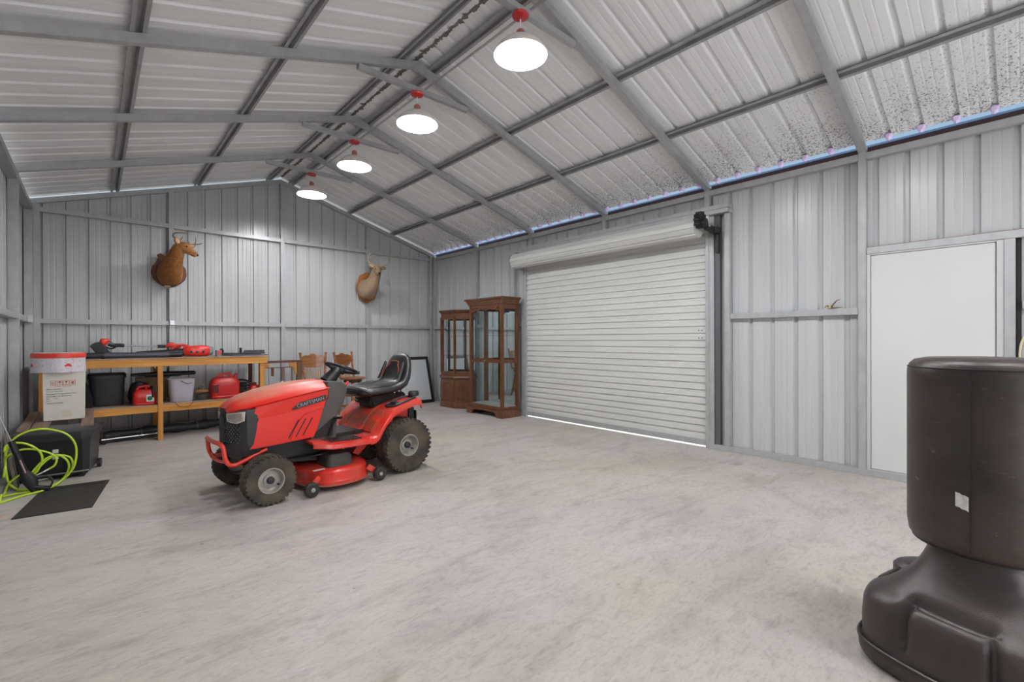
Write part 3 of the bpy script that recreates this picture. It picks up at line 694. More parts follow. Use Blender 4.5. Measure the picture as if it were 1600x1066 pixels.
# centre tunnel with dusty front face
tun = [(.45, .40), (.40, .42), (.34, .47), (.28, .555), (.22, .62), (.14, .655), (.02, .69), (-.12, .712), (-.20, .712), (-.22, .60), (-.22, .45), (.45, .38)]
MB().loft([[Vector((a, y, b)) for a, b in tun] for y in (-.168, .168)]).build('centre_tunnel', MREDU, M, 40, bevel=.012)
for sd in (1, -1):
    MB().loft([[Vector((x, sd*y, z)) for x, z in ((.36, .42), (.30, .505), (.25, .57), (.18, .63), (.1, .63), (.1, .42))] for y in (.175, .20, .33, .345)]).build('fender_bulge', MREDU, M, 50, bevel=.02)
    # black side tray with raised rails on the fender
    zf = lambda x: .628+(.15-x)*.40 if x > 0 else .688+(-x)*.16
    P = [(.14, .27), (.12, .39), (.05, .412), (-.07, .412), (-.12, .39), (-.125, .30), (-.07, .27), (.03, .262)]
    MB().tube(smooth_path([(x, sd*y, zf(x)+.025) for x, y in P], 4, closed=True), .013, 8, closed=True).build('tray_rail', BLK2, M, True)
    MB().loft([[Vector((x, sd*y, zf(x)+dz)) for x, y in P] for dz in (.004, .014)]).build('fender_tray', BLK2, M)
    MB().bb(.05, .125, min(sd*.30, sd*.40), max(sd*.30, sd*.40), .65, .70).build('cup_holder', BLK2, M, bevel=.008)
MB().cyl((-.17, -.02, .72), (-.17, -.02, .765), .055, .05, 18).build('fuel_cap', BLACK, M, True)
MB().bb(-.22, -.10, -.10, .06, .700, .735).build('tank_neck', mat('tank_beige', '#7b5a47', .6), M, bevel=.01)
MB().loft([rr((-.145, .33, .735), (1, 0, 0), (0, 1, 0), .055, .045, 12), rr((-.145, .33, .765), (1, 0, 0), (0, 1, 0), .062, .05, 12), rr((-.145, .33, .785), (1, 0, 0), (0, 1, 0), .05, .04, 12)]).build('rear_knob', BLK2, M, True)
MB().bb(-.36, -.26, -.09, .09, .30, .312).bb(-.275, -.262, -.2, .2, .26, .56).build('hitch_plate', DK, M, bevel=.003)

# seat
MB().loft([[Vector((a, y, b)) for a, b in ((.20, .58), (.235, .74), (-.17, .76), (-.19, .69), (-.02, .64), (.0, .60))] for y in (-.14, .14)]).build('seat_pan', DK, M, bevel=.012)
MB().bb(.0, .24, -.12, .12, .665, .705).build('seat_bracket', DK, M, bevel=.006)
secs = [  # centre x,z, dir along thickness angle(deg from vertical), half width, half thick
    (.375, .797, 25, .150, .022), (.365, .797, 15, .185, .040), (.33, .797, 6, .212, .052), (.25, .797, 0, .228, .055), (.15, .80, 0, .235, .050), (.03, .808, -4, .238, .052), (-.05, .825, -20, .238, .060),
    (-.115, .862, -48, .238, .062), (-.150, .92, -68, .232, .060), (-.172, .99, -76, .222, .052), (-.192, 1.06, -78, .200, .046), (-.208, 1.12, -78, .165, .040), (-.218, 1.152, -74, .12, .028), (-.222, 1.163, -70, .08, .012)]
rg = []
for x, z, a, hw, ht in secs:
    a = math.radians(a); up = Vector((-math.sin(a)*-1*-1, 0, math.cos(a)))
    rg.append(rr((x, 0, z), (0, 1, 0), up, hw, ht, 24, 3.2))
seat = MB().loft(rg).build('seat', VINYL, M, True)
# side bolsters hugging the cushion
for sd in (1, -1):
    P = [(.30, .842), (.18, .85), (.04, .86), (-.04, .885), (-.075, .94), (-.105, 1.02), (-.13, 1.09)]
    MB().tube(smooth_path([(x, sd*(.175-.0*(z-.84)), z-.01) for x, z in P], 4), [.012+.020*math.sin(PI*min(1, (i+2)/26)) for i in range(25)], 10).build('bolster', VINYL, seat, True)
ST = mat('red_stitching', '#a8321f', .6)
P = [(-.045, -.15, .93), (-.075, -.135, 1.0), (-.098, -.085, 1.05), (-.113, -.065, 1.085), (-.115, .065, 1.085), (-.098, .085, 1.05), (-.075, .135, 1.0), (-.045, .15, .93)]
MB().tube(smooth_path([(x-.018, y, z) for x, y, z in P], 4), .0045, 6).build('piping', ST, seat, True)
for i in range(4):
    MB().sphere((.02-i*.055, .232, .775+i*.012), .007, 8).build('rivet', CHROME, seat, True)

# mower deck under the belly
def oval(cx, hx, hy, z, e=2.6, n=40): return rr((cx, 0, z), (1, 0, 0), (0, 1, 0), hx, hy, n, e)
deck = MB().loft([oval(.67, .325, .515, .05), oval(.67, .33, .52, .06), oval(.67, .33, .52, .085), oval(.67, .318, .508, .092), oval(.67, .318, .505, .165), oval(.67, .30, .485, .185), oval(.67, .25, .43, .195), oval(.67, .2, .38, .197)]).build('mower_deck', MRED, M, 35)
MB().loft([oval(.67, .326, .516, .048), oval(.67, .333, .523, .05), oval(.67, .333, .523, .06), oval(.67, .33, .52, .063)]).build('deck_worn_rim', mat('scraped_deck_edge', '#8d6a57', .6, .2, 0, 14, col2='#b93a28'), deck, 35)
for sd in (1, -1):
    cv = MB().loft([rr((.69, sd*.30, z), (1, 0, 0), (0, 1, 0), a, b, 20, 5) for z, a, b in ((.19, .125, .135), (.27, .118, .128), (.30, .10, .11), (.305, .08, .09))])
    cv.build('belt_cover', mat('belt_cover_black', '#3b3733', .6, 0, .25, 20), deck, 35)
mb = MB().beam((1.16, .13, .27), (.80, .18, .24), .012, .03).beam((1.16, -.13, .27), (.80, -.18, .24), .012, .03).beam((.35, .20, .22), (.22, .20, .38), .05, .02).tube(smooth_path([(1.0, .22, .28), (.8, .30, .30), (.6, .2, .32), (.45, .2, .33)], 4), .009, 6)
mb.build('lift_linkage', DK, M)
MB().prism([(.40, .20), (.46, .23), (.33, .40), (.25, .40), (.30, .28)], lambda a, b, w_: (a, w_, b), .16, .20).build('deck_hanger', MRED, M, bevel=.004)
for sd in (1, -1):
    for x, y in ((.985, .50), (.345, .49)):
        gw = MB().lathe([(.018, -.026), (.050, -.028), (.060, -.020), (.062, 0), (.060, .020), (.050, .028), (.018, .026)], (x, sd*y, .066), (0, 1, 0), 28, cap=True).build('gauge_wheel', mat('gauge_wheel_rubber', '#2d2926', .7), M, 40)
        MB().lathe([(.020, .029), (.014, .036), (0, .037)], (x, sd*y, .066), (0, sd, 0), 12, cap=False).build('axle_nut', CHROME, gw)
        MB().lathe([(.046, .0275), (.040, .020), (.022, .022), (.02, .030)], (x, sd*y, .066), (0, sd, 0), 20, cap=False).build('wheel_face', BLK2, gw)
        MB().beam((x, sd*(y-.035), .07), (x-(.09 if x > .5 else -.09), sd*(y-.06), .14), .012, .05).build('wheel_arm', MRED, gw, bevel=.002)
MB().bb(.84, .94, .40, .44, .1965, .198).build('deck_label', mat('label_white', '#d9d9d6', .5), deck)

# ================================================================== PUNCHING BAG ON ITS BASE
def bag_mat():
    m = bpy.data.materials.new('worn_brown_black_vinyl'); m.use_nodes = True; nt = m.node_tree; b = nt.nodes['Principled BSDF']; L = nt.links.new; N = nt.nodes.new
    tc = N('ShaderNodeTexCoord')
    n1 = N('ShaderNodeTexNoise'); n1.inputs['Scale'].default_value = 3.2; n1.inputs['Detail'].default_value = 5; L(tc.outputs['Object'], n1.inputs['Vector'])
    r1 = N('ShaderNodeValToRGB'); r1.color_ramp.elements[0].color = rgb('#2a2220'); r1.color_ramp.elements[1].color = rgb('#3f332c'); r1.color_ramp.elements[0].position = .4; r1.color_ramp.elements[1].position = .7; L(n1.outputs[0], r1.inputs[0])
    mp = N('ShaderNodeMapping'); mp.inputs['Scale'].default_value = (1, 1, 2.2); mp.inputs['Rotation'].default_value = (.3, .5, 0); L(tc.outputs['Object'], mp.inputs[0])
    n2 = N('ShaderNodeTexNoise'); n2.inputs['Scale'].default_value = 13; n2.inputs['Detail'].default_value = 8; n2.inputs['Roughness'].default_value = .75; n2.inputs['Distortion'].default_value = 1.2; L(mp.outputs[0], n2.inputs['Vector'])
    r2 = N('ShaderNodeValToRGB'); r2.color_ramp.elements[0].position = .62; r2.color_ramp.elements[1].position = .80; L(n2.outputs[0], r2.inputs[0])
    x = N('ShaderNodeMix'); x.data_type = 'RGBA'; L(r2.outputs[0], x.inputs[0]); L(r1.outputs[0], x.inputs[6]); x.inputs[7].default_value = rgb('#a89684'); L(x.outputs[2], b.inputs['Base Color'])
    b.inputs['Roughness'].default_value = .42
    n3 = N('ShaderNodeTexNoise'); n3.inputs['Scale'].default_value = 5; n3.inputs['Detail'].default_value = 3; mp3 = N('ShaderNodeMapping'); mp3.inputs['Scale'].default_value = (.8, .8, 2.6); L(tc.outputs['Object'], mp3.inputs[0]); L(mp3.outputs[0], n3.inputs['Vector'])
    bp = N('ShaderNodeBump'); bp.inputs['Strength'].default_value = .3; bp.inputs['Distance'].default_value = .02; L(n3.outputs[0], bp.inputs['Height']); L(bp.outputs[0], b.inputs['Normal'])
    return m
BAGM = bag_mat()
BASEM = mat('brown_black_moulded_plastic', '#3d3433', .40, 0, 0, col2='#342b2a', scale=4, bump=.12, bscale=260)
bx, by = 2.565, .112
B = thing('punching_bag', 'large dark brown free-standing punching bag on a moulded plastic base', 'punching bag', (bx, by, 0), 0)
ang = math.atan2(-by, -bx)                     # towards the viewer
# padded cylinder with soft shoulders and a few dents
rings = []
N_ = 96
zs = [(.500, .12), (.502, .175), (.512, .208), (.535, .226), (.575, .231)]+[(.60+i*.02, .2315) for i in range(30)]+[(1.195, .2305), (1.215, .224), (1.232, .208), (1.240, .175), (1.243, .1)]
for z, r in zs:
    g = []
    for k in range(N_):
        a = 2*PI*k/N_; d = (a-ang-PI*0+PI) % (2*PI)-PI
        face = math.exp(-((d+.35)/.55)**2)
        dz = .0035*math.sin(z*38+1.2*math.sin(d*3))*face*math.exp(-((z-.86)/.12)**2)*1.4 + .0022*math.sin(z*95+d*4)*face*math.exp(-((z-1.15)/.09)**2)
        rr_ = r+dz-.004*face*math.exp(-((z-.98)/.14)**2); g.append(Vector((rr_*math.cos(a), rr_*math.sin(a), z)))
    rings.append(g)
MB().loft(rings).build('padded_bag', BAGM, B, 60)
P = [(.2295*math.cos(2*PI*k/64), .2295*math.sin(2*PI*k/64), 1.203) for k in range(64)]
MB().tube(P, .0022, 6, closed=True).build('top_seam', mat('seam_black', '#1d1817', .6), B, True)
P = [(.213*math.cos(2*PI*k/64), .213*math.sin(2*PI*k/64), .517) for k in range(64)]
MB().tube(P, .0035, 6, closed=True).build('bottom_piping', MATS['seam_black'], B, True)
a = ang-.16
MB().tube([(.2325*math.cos(a), .2325*math.sin(a), z) for z in (.54, .75, .95, 1.2)], .0016, 5).build('side_seam', MATS['seam_black'], B, True)
# small sewn cloth label
a0 = ang-.335; mb = MB(); vs = []
for i in range(7):
    for z in (.703, .755):
        a = a0+i*.026; r = .2335+.0012*(i % 2); vs.append((r*math.cos(a), r*math.sin(a), z-.002*i+.001*((i*7) % 3)))
mb.add(vs, [(2*i, 2*i+2, 2*i+3, 2*i+1) for i in range(6)]).build('care_label', mat('care_label_white', '#dcdad6', .7, 0, .2, 60), B)
# base: squarish body with four pressed recesses, rising to a neck
nb = 144; body = []
def base_r(a, e=5):
    c_, s_ = abs(math.cos(a)), abs(math.sin(a)); return 1/((c_**e+s_**e)**(1/e))
rot0 = math.radians(164)
lv = [(.0, .335), (.012, .352), (.035, .364), (.06, .366), (.078, .364), (.084, .354), (.16, .355), (.21, .352), (.235, .350), (.262, .342), (.282, .328), (.296, .308), (.310, .285), (.330, .26), (.355, .235), (.385, .212), (.42, .192), (.455, .176), (.480, .168), (.497, .166)]
for z, r in lv:
    g = []
    for k in range(nb):
        a = 2*PI*k/nb; sq = max(0, min(1, (r-.12)/.14)); f_ = 1+(base_r(a-rot0)-1)*.75*sq
        rad = r*f_*(.95 if r > .2 else .95+.05*(.2-r)/.1)
        # ribs and pressed panels: groove outline around each of four faces
        q = ((a-rot0+PI/4) % (PI/2))-PI/4; u = abs(q)/(PI/4)
        gr_ = math.exp(-((u-.50)/.062)**2)*(1 if z < .285 else max(0, 1-(z-.285)/.03))*(1 if z > .1 else 0)
        top = math.exp(-((r-.285)/.018)**2)*(1 if u < .50 else math.exp(-((u-.50)/.05)**2)) if z > .28 else 0
        rad -= .042*gr_; g.append(Vector((rad*math.cos(a), rad*math.sin(a), z-.030*top)))
    body.append(g)
# denser rings for a smooth surface
def dens(R_, n=3):
    out = []
    for i in range(len(R_)-1):
        for t in range(n):
            p0, p1, p2, p3 = R_[max(0, i-1)], R_[i], R_[i+1], R_[min(len(R_)-1, i+2)]; t_ = t/n
            out.append([.5*((2*b)+(c-a)*t_+(2*a-5*b+4*c-d)*t_*t_+(3*b-a-3*c+d)*t_**3) for a, b, c, d in zip(p0, p1, p2, p3)])
    out.append(R_[-1]); return out
MB().loft(dens(body)).build('base', BASEM, B, 70)
P = []
for k in range(96):
    a = 2*PI*k/96; r = .3665*.95*(1+(base_r(a-rot0)-1)*.75); P.append((r*math.cos(a), r*math.sin(a), .084))
MB().tube(P, .006, 6, closed=True).build('base_rim', BASEM, B, True)
fa = math.radians(52)
MB().loft([rr((.27*math.cos(fa), .27*math.sin(fa), z), (math.cos(fa), math.sin(fa), 0), (-math.sin(fa), math.cos(fa), 0), a_, b_, 20, 2.6) for z, a_, b_ in ((.25, .07, .10), (.305, .068, .098), (.32, .055, .085), (.325, .03, .06))]).build('filler_boss', BASEM, B, True)

# ================================================================== CABLE ON THE WALL RIGHT OF THE DOOR
o = MB().tube(smooth_path([(XR-.012, -.10, 1.42), (XR-.016, -.05, 1.405), (XR-.016, -.0, 1.36), (XR-.016, .035, 1.28), (XR-.016, .045, 1.15), (XR-.016, .04, .8), (XR-.016, .03, .4), (XR-.016, .02, .01)], 5), .0075, 8).build('cable', mat('cream_cable', '#c9bd9d', .5), None, True)
tag(o, 'cream cable hanging down the wall right of the white door', 'cable')

# ================================================================== SHED ANTLER ON THE GIRT
ANT = mat('antler_brown', '#8f7146', .55, 0, 0, col2='#5f4527', scale=20)
t = thing('deer_antlers', 'pair of loose deer antlers resting on the girt left of the white door', 'antlers', (XR+.03, 1.315, 1.613), 0)
MB().tube(smooth_path([(0, .03, .01), (0, .013, .025), (-.01, -.003, .045), (-.02, -.035, .08), (-.02, -.065, .095)], 5), [.009]*5+[.010-.0005*i for i in range(16)], 8).build('antler_beam', ANT, t, True)
MB().tube(smooth_path([(0, .03, .012), (-.01, 0, .012), (-.02, -.05, .012), (-.015, -.09, .014)], 5), [.009-.0005*i for i in range(16)], 8).build('antler_beam', ANT, t, True)
MB().tube(smooth_path([(0, .03, .02), (-.01, .045, .035), (-.01, .06, .03), (-.01, .068, .015)], 4), [.008-.0004*i for i in range(13)], 8).build('tine', ANT, t, True)
MB().sphere((0, .03, .016), (.016, .02, .016), 12).build('skull_plate', mat('old_bone', '#b39c7c', .7), t, True)

# ================================================================== GLASS CABINETS
OAK = mat('cabinet_oak', '#6f4021', .35, 0, 0, col2='#4a2a13', scale=6, stretch=(6, 6, .6), lo=.3, hi=.7, coat=.3, detail=6)
OAKL = mat('cabinet_oak_light', '#74472a', .38, 0, 0, col2='#4e2e17', scale=9, stretch=(3, 3, 1), lo=.3, hi=.7, coat=.2)
GL = glass('clear_glass'); MIR = mat('mirror_silver', '#dfe4e6', .02, 1)
K = thing('display_cabinet', 'tall oak glass display cabinet with carved arched top beside the rolling door', 'cabinet', (5.048, 6.315, 0), 0)
# local: x depth (0 front .. .39 back), y -.46..+.46, z up
W2, DP = .455, .385
for y in (-W2+.03, W2-.03):
    for x in (.03, DP-.02): MB().bb(x-.028, x+.028, y-.028, y+.028, .13, 1.93).build('corner_post', OAK, K, bevel=.006)
MB().bb(.0, DP, -W2-.01, W2+.01, .105, .175).build('bottom_frame', OAK, K, bevel=.006)
arc = [(-W2-.035, 0), (-W2-.035, .128), (W2+.035, .128), (W2+.035, 0), (W2-.10, 0)]+[(W2-.10-.05*math.sin(t*PI/2/4)-.0, .022+.05*(1-math.cos(t*PI/8))) for t in range(1, 5)]+[(W2-.2, .085), (0, .095), (-W2+.2, .085)]+[(-W2+.10+.05*math.sin(t*PI/8), .022+.05*(1-math.cos(t*PI/8))) for t in range(4, 0, -1)]+[(-W2+.10, 0)]
MB().prism(arc, lambda a, b, w_: (w_, a, b), -.035, -.012).build('plinth_front', OAKL, K, bevel=.003)
for y in (-W2-.034, W2+.012): MB().bb(-.011, DP, y, y+.022, 0, .128).build('plinth_side', OAKL, K, bevel=.003)
MB().bb(-.03, DP, -W2-.03, W2+.03, .118, .132).build('plinth_top', OAK, K, bevel=.004)
for y0, y1, nm in ((-W2+.055, W2-.055, 'front'),):
    MB().bb(.008, .04, y0, y1, .918, .975).build('middle_rail', OAK, K, bevel=.005)
for y in (-W2+.012, W2-.04): MB().bb(.05, DP-.04, y, y+.028, .918, .975).build('middle_rail', OAK, K, bevel=.005)
ar = [(-W2+.05, 1.93), (W2-.05, 1.93), (W2-.05, 1.775)]+[(W2-.05-(.28)*(t/6)**1.3, 1.775+.07*(1-(1-t/6)**2)) for t in range(1, 7)]+[(0, 1.82)]+[(-W2+.05+.28*(t/6)**1.3, 1.775+.07*(1-(1-t/6)**2)) for t in range(6, 0, -1)]+[(-W2+.05, 1.775)]
MB().prism(ar, lambda a, b, w_: (w_, a, b), .012, .036).build('arched_header', OAK, K, bevel=.003)
mb = MB()   # carved leaf scroll
for i in range(-6, 7):
    y = i*.055; z = 1.862-.0055*abs(i)**1.2+.01*(i % 2)
    mb.loft([rr((.008-.002*j, y+(.028*j-.028)*(1 if i > 0 else -1), z+.010*math.sin(j)), (0, 1, 0), (.3, 0, 1), .010+.010*(j % 2), .014+.006*(j % 2), 8) for j in range(3)])
for i in range(-3, 4): mb.tube(smooth_path([(.008, i*.11-.05, 1.84), (.003, i*.11-.02, 1.875), (.003, i*.11+.02, 1.850), (.008, i*.11+.05, 1.88)], 3), .006, 6)
mb.build('carved_scroll', OAKL, K, True, kind='stuff')
for y in (-W2+.012, W2-.04): MB().bb(.05, DP-.04, y, y+.028, 1.84, 1.93).build('side_header', OAK, K)
def crown(z0_, prof_, x0, x1, y0, y1):
    return MB().loft([[Vector(p) for p in ((x0-e, y0-e, z0_+z), (x1, y0-e, z0_+z), (x1, y1+e, z0_+z), (x0-e, y1+e, z0_+z))] for e, z in prof_])
crown(1.925, [(0, 0), (.012, 0), (.012, .02), (.022, .032), (.03, .06), (.052, .085), (.062, .088), (.062, .108), (.058, .112)], 0, DP, -W2, W2).build('crown_moulding', OAK, K)
for z in (1.93,): pass
MB().bb(.02, DP-.01, -W2+.02, W2-.02, .176, .186).build('cabinet_floor', mat('dull_grey_cloth', '#a09a93', .8), K)
MB().bb(DP-.012, DP-.006, -W2+.05, W2-.05, .18, 1.90).build('mirror_back', MIR, K)
MB().bb(DP-.005, DP, -W2+.01, W2-.01, .13, 1.93).build('back_board', OAK, K)
for z0_, z1_ in ((.176, .917), (.976, 1.80)):
    MB().bb(.020, .024, -W2+.058, W2-.058, z0_, z1_).build('glass_pane', GL, K)
    for y in (-W2+.024, W2-.028): MB().bb(.06, DP-.05, y, y+.004, z0_, z1_ if z1_ < 1 else 1.839).build('glass_pane', GL, K)
MB().bb(.05, DP-.03, -W2+.05, W2-.05, 1.385, 1.391).build('glass_shelf', GL, K)
MB().sphere((.0, .015, .947), (.006, .03, .008), 10).build('lock_plate', mat('brass', '#b08a4a', .3, .9), K, True)

# book lying on the tall cabinet, small item beside it
bk = thing('flat_box', 'pale blue flat box lying on top of the tall cabinet', 'box', (5.20, 6.40, 2.038), .1)
MB().bb(-.10, .10, -.17, .17, 0, .006).build('box_base', mat('pale_blue_card', '#a8cccb', .6), bk, bevel=.002)
MB().bb(-.095, .095, -.165, .165, .0065, .030).build('box_top', mat('teal_card', '#7fb0b1', .5), bk, bevel=.003)

# hexagonal low cabinet with glass upper part
H = thing('corner_cabinet', 'shorter canted oak cabinet with panelled doors, left of the tall display cabinet', 'cabinet', (5.445, 7.56, 0), 0)
def hexp(d, e=0):   # plan: back along x=0, canted front
    return [(0, .56+e), (-.10-e*.5, .56+e), (-.335-e, .26+e*.4), (-.335-e, -.22-e*.4), (-.10-e*.5, -.52-e), (0, -.52-e)]
def hx(z, e): return [Vector((x, y, z)) for x, y in hexp(0, e)]
MB().loft([hx(0, .0), hx(.035, .0), hx(.04, -.008), hx(.085, -.01), hx(.095, -.02), hx(.11, -.022)]).build('plinth', OAKL, H)
MB().loft([hx(.11, -.025), hx(.555, -.025)]).build('lower_body', OAK, H)
MB().loft([hx(.555, -.02), hx(.57, .0), hx(.595, .012), hx(.61, .004), hx(.625, -.015)]).build('waist_moulding', OAKL, H)
MB().loft([hx(.625, -.03), hx(.665, -.03)]).build('upper_sill', OAK, H)
MB().loft([hx(1.76, -.03), hx(1.82, -.03), hx(1.835, -.015), hx(1.85, .0), hx(1.868, .012), hx(1.872, .02), hx(1.89, .02)]).build('crown_moulding', OAK, H)
HP = hexp(0, -.035)
for (x, y) in HP[1:5]: MB().bb(x-.022, x+.018, y-.022, y+.022, .665, 1.76).build('upper_post', OAK, H, bevel=.008)
for i in range(1, 4):
    p, q = Vector(HP[i]+(0,)), Vector(HP[i+1]+(0,)); d = (q-p).normalized(); n_ = Vector((d.y, -d.x, 0)); n_ = n_ if n_.x < 0 or abs(n_.x) < .01 else -n_
    L_ = (q-p).length
    mb = MB()
    a, b = p+d*.028, q-d*.028
    mb.add([a+Vector((0, 0, .67)), b+Vector((0, 0, .67)), b+Vector((0, 0, 1.755)), a+Vector((0, 0, 1.755))], [(0, 1, 2, 3)]); mb.build('glass_pane', GL, H)
    for z0_, z1_ in ((.665, .70), (1.71, 1.76)): MB().beam(a+n_*0+Vector((0, 0, (z0_+z1_)/2)), b+Vector((0, 0, (z0_+z1_)/2)), .022, z1_-z0_).build('glass_frame', OAK, H)
    # panelled lower door with a pointed arch and reeded centre
    o2 = n_*.012; dr = MB().beam(p+d*.01+o2+Vector((0, 0, .335)), q-d*.01+o2+Vector((0, 0, .335)), .02, .41).build('door', OAKL if i == 2 else OAK, H, bevel=.004)
    c_ = (p+q)/2+n_*.024; hw = L_/2-.065
    P = [(-hw, .16), (hw, .16), (hw, .42), (hw*.6, .455), (hw*.3, .485), (0, .495), (-hw*.3, .485), (-hw*.6, .455), (-hw, .42)]
    MB().tube([c_+d*a_+Vector((0, 0, b_)) for a_, b_ in P], .009, 6, closed=True).build('arch_moulding', OAKL, dr, True)
    mb = MB()
    for j in range(7): x_ = (-1+2*j/6)*hw*.8; mb.cyl(c_-n_*.004+d*x_+Vector((0, 0, .18)), c_-n_*.004+d*x_+Vector((0, 0, .41)), .010, n=8)
    mb.build('reeded_panel', OAK, dr, True, kind='stuff')
MB().sphere((-.335, .0, .34), .012, 10).build('knob', MATS['brass'], H, True)
MB().bb(-.008, -.003, -.46, .50, .665, 1.76).build('mirror_back', MIR, H)
for z in (1.0, 1.38): MB().loft([hx(z, -.06), hx(z+.005, -.06)]).build('glass_shelf', GL, H)

# ================================================================== LEANING BLACK MIRROR FRAME
fx0, fx1 = 4.49, 5.335; lean = math.asin(.27/.985)
fm = thing('leaning_mirror', 'black framed glass leaning against the far wall left of the cabinets', 'mirror', (4.915, 8.385, .008), 0, rot=(-lean, 0, 0))
for a0_, a1_, z0_, z1_ in ((-.43, .43, 0, .062), (-.43, .43, .925, .985), (-.43, -.368, .0625, .9245), (.368, .43, .0625, .9245)):
    MB().bb(a0_, a1_, -.012, .012, z0_, z1_).build('frame_rail' if a1_-a0_ > .5 else 'frame_stile', mat('black_frame_wood', '#191a1c', .4), fm, bevel=.004)
MB().bb(-.372, .372, .0, .006, .058, .93).build('mirror_glass', mat('mirror_dull', '#c9cdcf', .12, .25, spec=.9), fm)
MB().bb(-.425, .425, .0122, .016, .005, .98).build('backing_board', mat('grey_board', '#6b6b6b', .8), fm)

# ================================================================== WORKBENCH
PINE = mat('yellow_pine', '#d89a48', .55, 0, 0, col2='#b87830', scale=3.2, stretch=(.5, 7, 7), lo=.3, hi=.62, detail=6)
PINEV = mat('yellow_pine_upright', '#d4964a', .55, 0, 0, col2='#b87830', scale=3.2, stretch=(7, 7, .5), lo=.3, hi=.62, detail=6)
PINED = mat('reddish_stained_pine', '#7a3d22', .55, 0, 0, col2='#54260f', scale=3, stretch=(5, 5, .6))
PLY = mat('dusty_plywood', '#b09a88', .8, 0, 0, col2='#8d7a6b', scale=5)
WBN = thing('workbench', 'long two-tier workbench of yellow pine lumber along the far wall', 'workbench', (0, 7.677, 0), 0)
x0, x1, dp = -.50, 1.97, .80
MB().bb(x0, x1-.02, 0, .038, .975, 1.072).build('front_beam', PINE, WBN, bevel=.003)
MB().bb(x0, x1-.06, 0, .038, .372, .458).build('front_beam', PINE, WBN, bevel=.003)
MB().bb(x0, x1-.06, dp-.04, dp, .975, 1.06).build('rear_beam', PINE, WBN, bevel=.003)
MB().bb(x0, x1-.06, dp-.04, dp, .372, .458).build('rear_beam', PINE, WBN, bevel=.003)
for x in (x0, x1-.06): MB().bb(x, x+.038, .039, dp-.041, .975, 1.071).build('end_beam', PINE, WBN, bevel=.003)
MB().bb(x0-.01, x1-.01, -.012, dp+.01, 1.0725, 1.088).build('bench_top', PLY, WBN, bevel=.002)
MB().bb(x0, x1-.065, .0, dp, .4585, .472).build('shelf_board', PLY, WBN, bevel=.002)
for i, x in enumerate((x0+.02, .628, x1-.115)):
    MB().bb(x, x+.055, .0385 if i != 1 else -.012, .0385+.05, 0, .974).build('front_leg', PINEV, WBN, bevel=.003)
    MB().bb(x, x+.055, dp-.09, dp-.041, 0, .974).build('rear_leg', PINEV if i < 2 else PINED, WBN, bevel=.003)
MB().bb(x1-.058, x1-.012, dp-.5, dp-.44, .0, .974).build('brace_post', PINED, WBN, bevel=.003)
mb = MB()
for x in (-.1, .25, .6, .95, 1.15, 1.4, 1.65): mb.cyl((x, -.002, .972), (x, -.002, .955), .004, n=6)
mb.build('nail_tips', CHROME, WBN, kind='stuff')

# ---- things on the top
BT = 1.0885
def on(name, label, cat, x, y, z=BT, rz=0, g=None): return thing(name, label, cat, (x, y, z), rz, g)
# leaf blower tube lying in front
t = on('blower_tube', 'long dark grey plastic blower tube lying along the front edge of the bench top', 'tube', 0, 7.74)
MB().tube([(-.34, .0, .036), (.10, .0, .036)], .036, 16).build('tube_section', BLK2, t, True)
MB().tube([(.085, .0, .036), (.62, .0, .034), (.76, .0, .033)], [.038, .034, .033], 16).build('tube_section', mat('slate_grey_plastic', '#454a52', .38), t, True)
MB().tube([(.755, .0, .033), (.90, .0, .033)], .0345, 16).build('tube_collar', BLACK, t, True)
MB().tube([(.07, 0, .036), (.10, 0, .036)], .041, 16).build('tube_collar', BLACK, t, True)
t.location.z += .006
# leaf blower
t = on('leaf_blower', 'red cordless leaf blower with black nozzle lying on the bench top', 'leaf blower', 0, 7.90)
RP_ = mat('red_tool_plastic', '#d92f20', .35, coat=.2)
MB().tube([(.42, 0, .048), (.55, 0, .052), (.95, 0, .065)], [.034, .040, .052], 16).build('nozzle', BLACK, t, True)
MB().loft([rr((x, 0, .08), (0, 1, 0), (0, 0, 1), a, b, 20, 3) for x, a, b in ((.93, .05, .055), (.96, .068, .068), (1.02, .078, .074), (1.12, .082, .078), (1.20, .078, .078), (1.235, .066, .066), (1.24, .05, .05))]).build('motor_body', RP_, t, True)
for x in (1.0, 1.07, 1.14): MB().bb(x, x+.03, -.083, -.074, .05, .085).build('side_vent', BLACK, t, bevel=.003)
MB().tube(smooth_path([(.80, 0, .10), (.84, 0, .155), (.92, 0, .165), (1.0, 0, .15)], 5), .017, 10).build('handle', RP_, t, True)
MB().loft([rr((x, 0, .078), (0, 1, 0), (0, 0, 1), a, a, 16, 2.4) for x, a in ((1.238, .06), (1.27, .062), (1.285, .04))]).build('battery_cap', mat('tool_grey', '#8c9096', .4), t, True)
t2 = on('tool_battery', 'small grey and red battery pack beside the red leaf blower', 'battery', 1.345, 7.86)
MB().loft([rr((0, 0, z), (1, 0, 0), (0, 1, 0), a, b, 12, 3) for z, a, b in ((0, .035, .045), (.06, .04, .05), (.09, .03, .04))]).build('pack', MATS['tool_grey'], t2, True)
MB().bb(-.02, .03, -.051, -.043, .03, .08).build('red_clip', RP_, t2, bevel=.003)
MB().tube(smooth_path([(.02, 0, .085), (.045, 0, .105), (.06, 0, .07), (.045, 0, .045)], 4), .010, 8).build('latch', BLACK, t2, True)
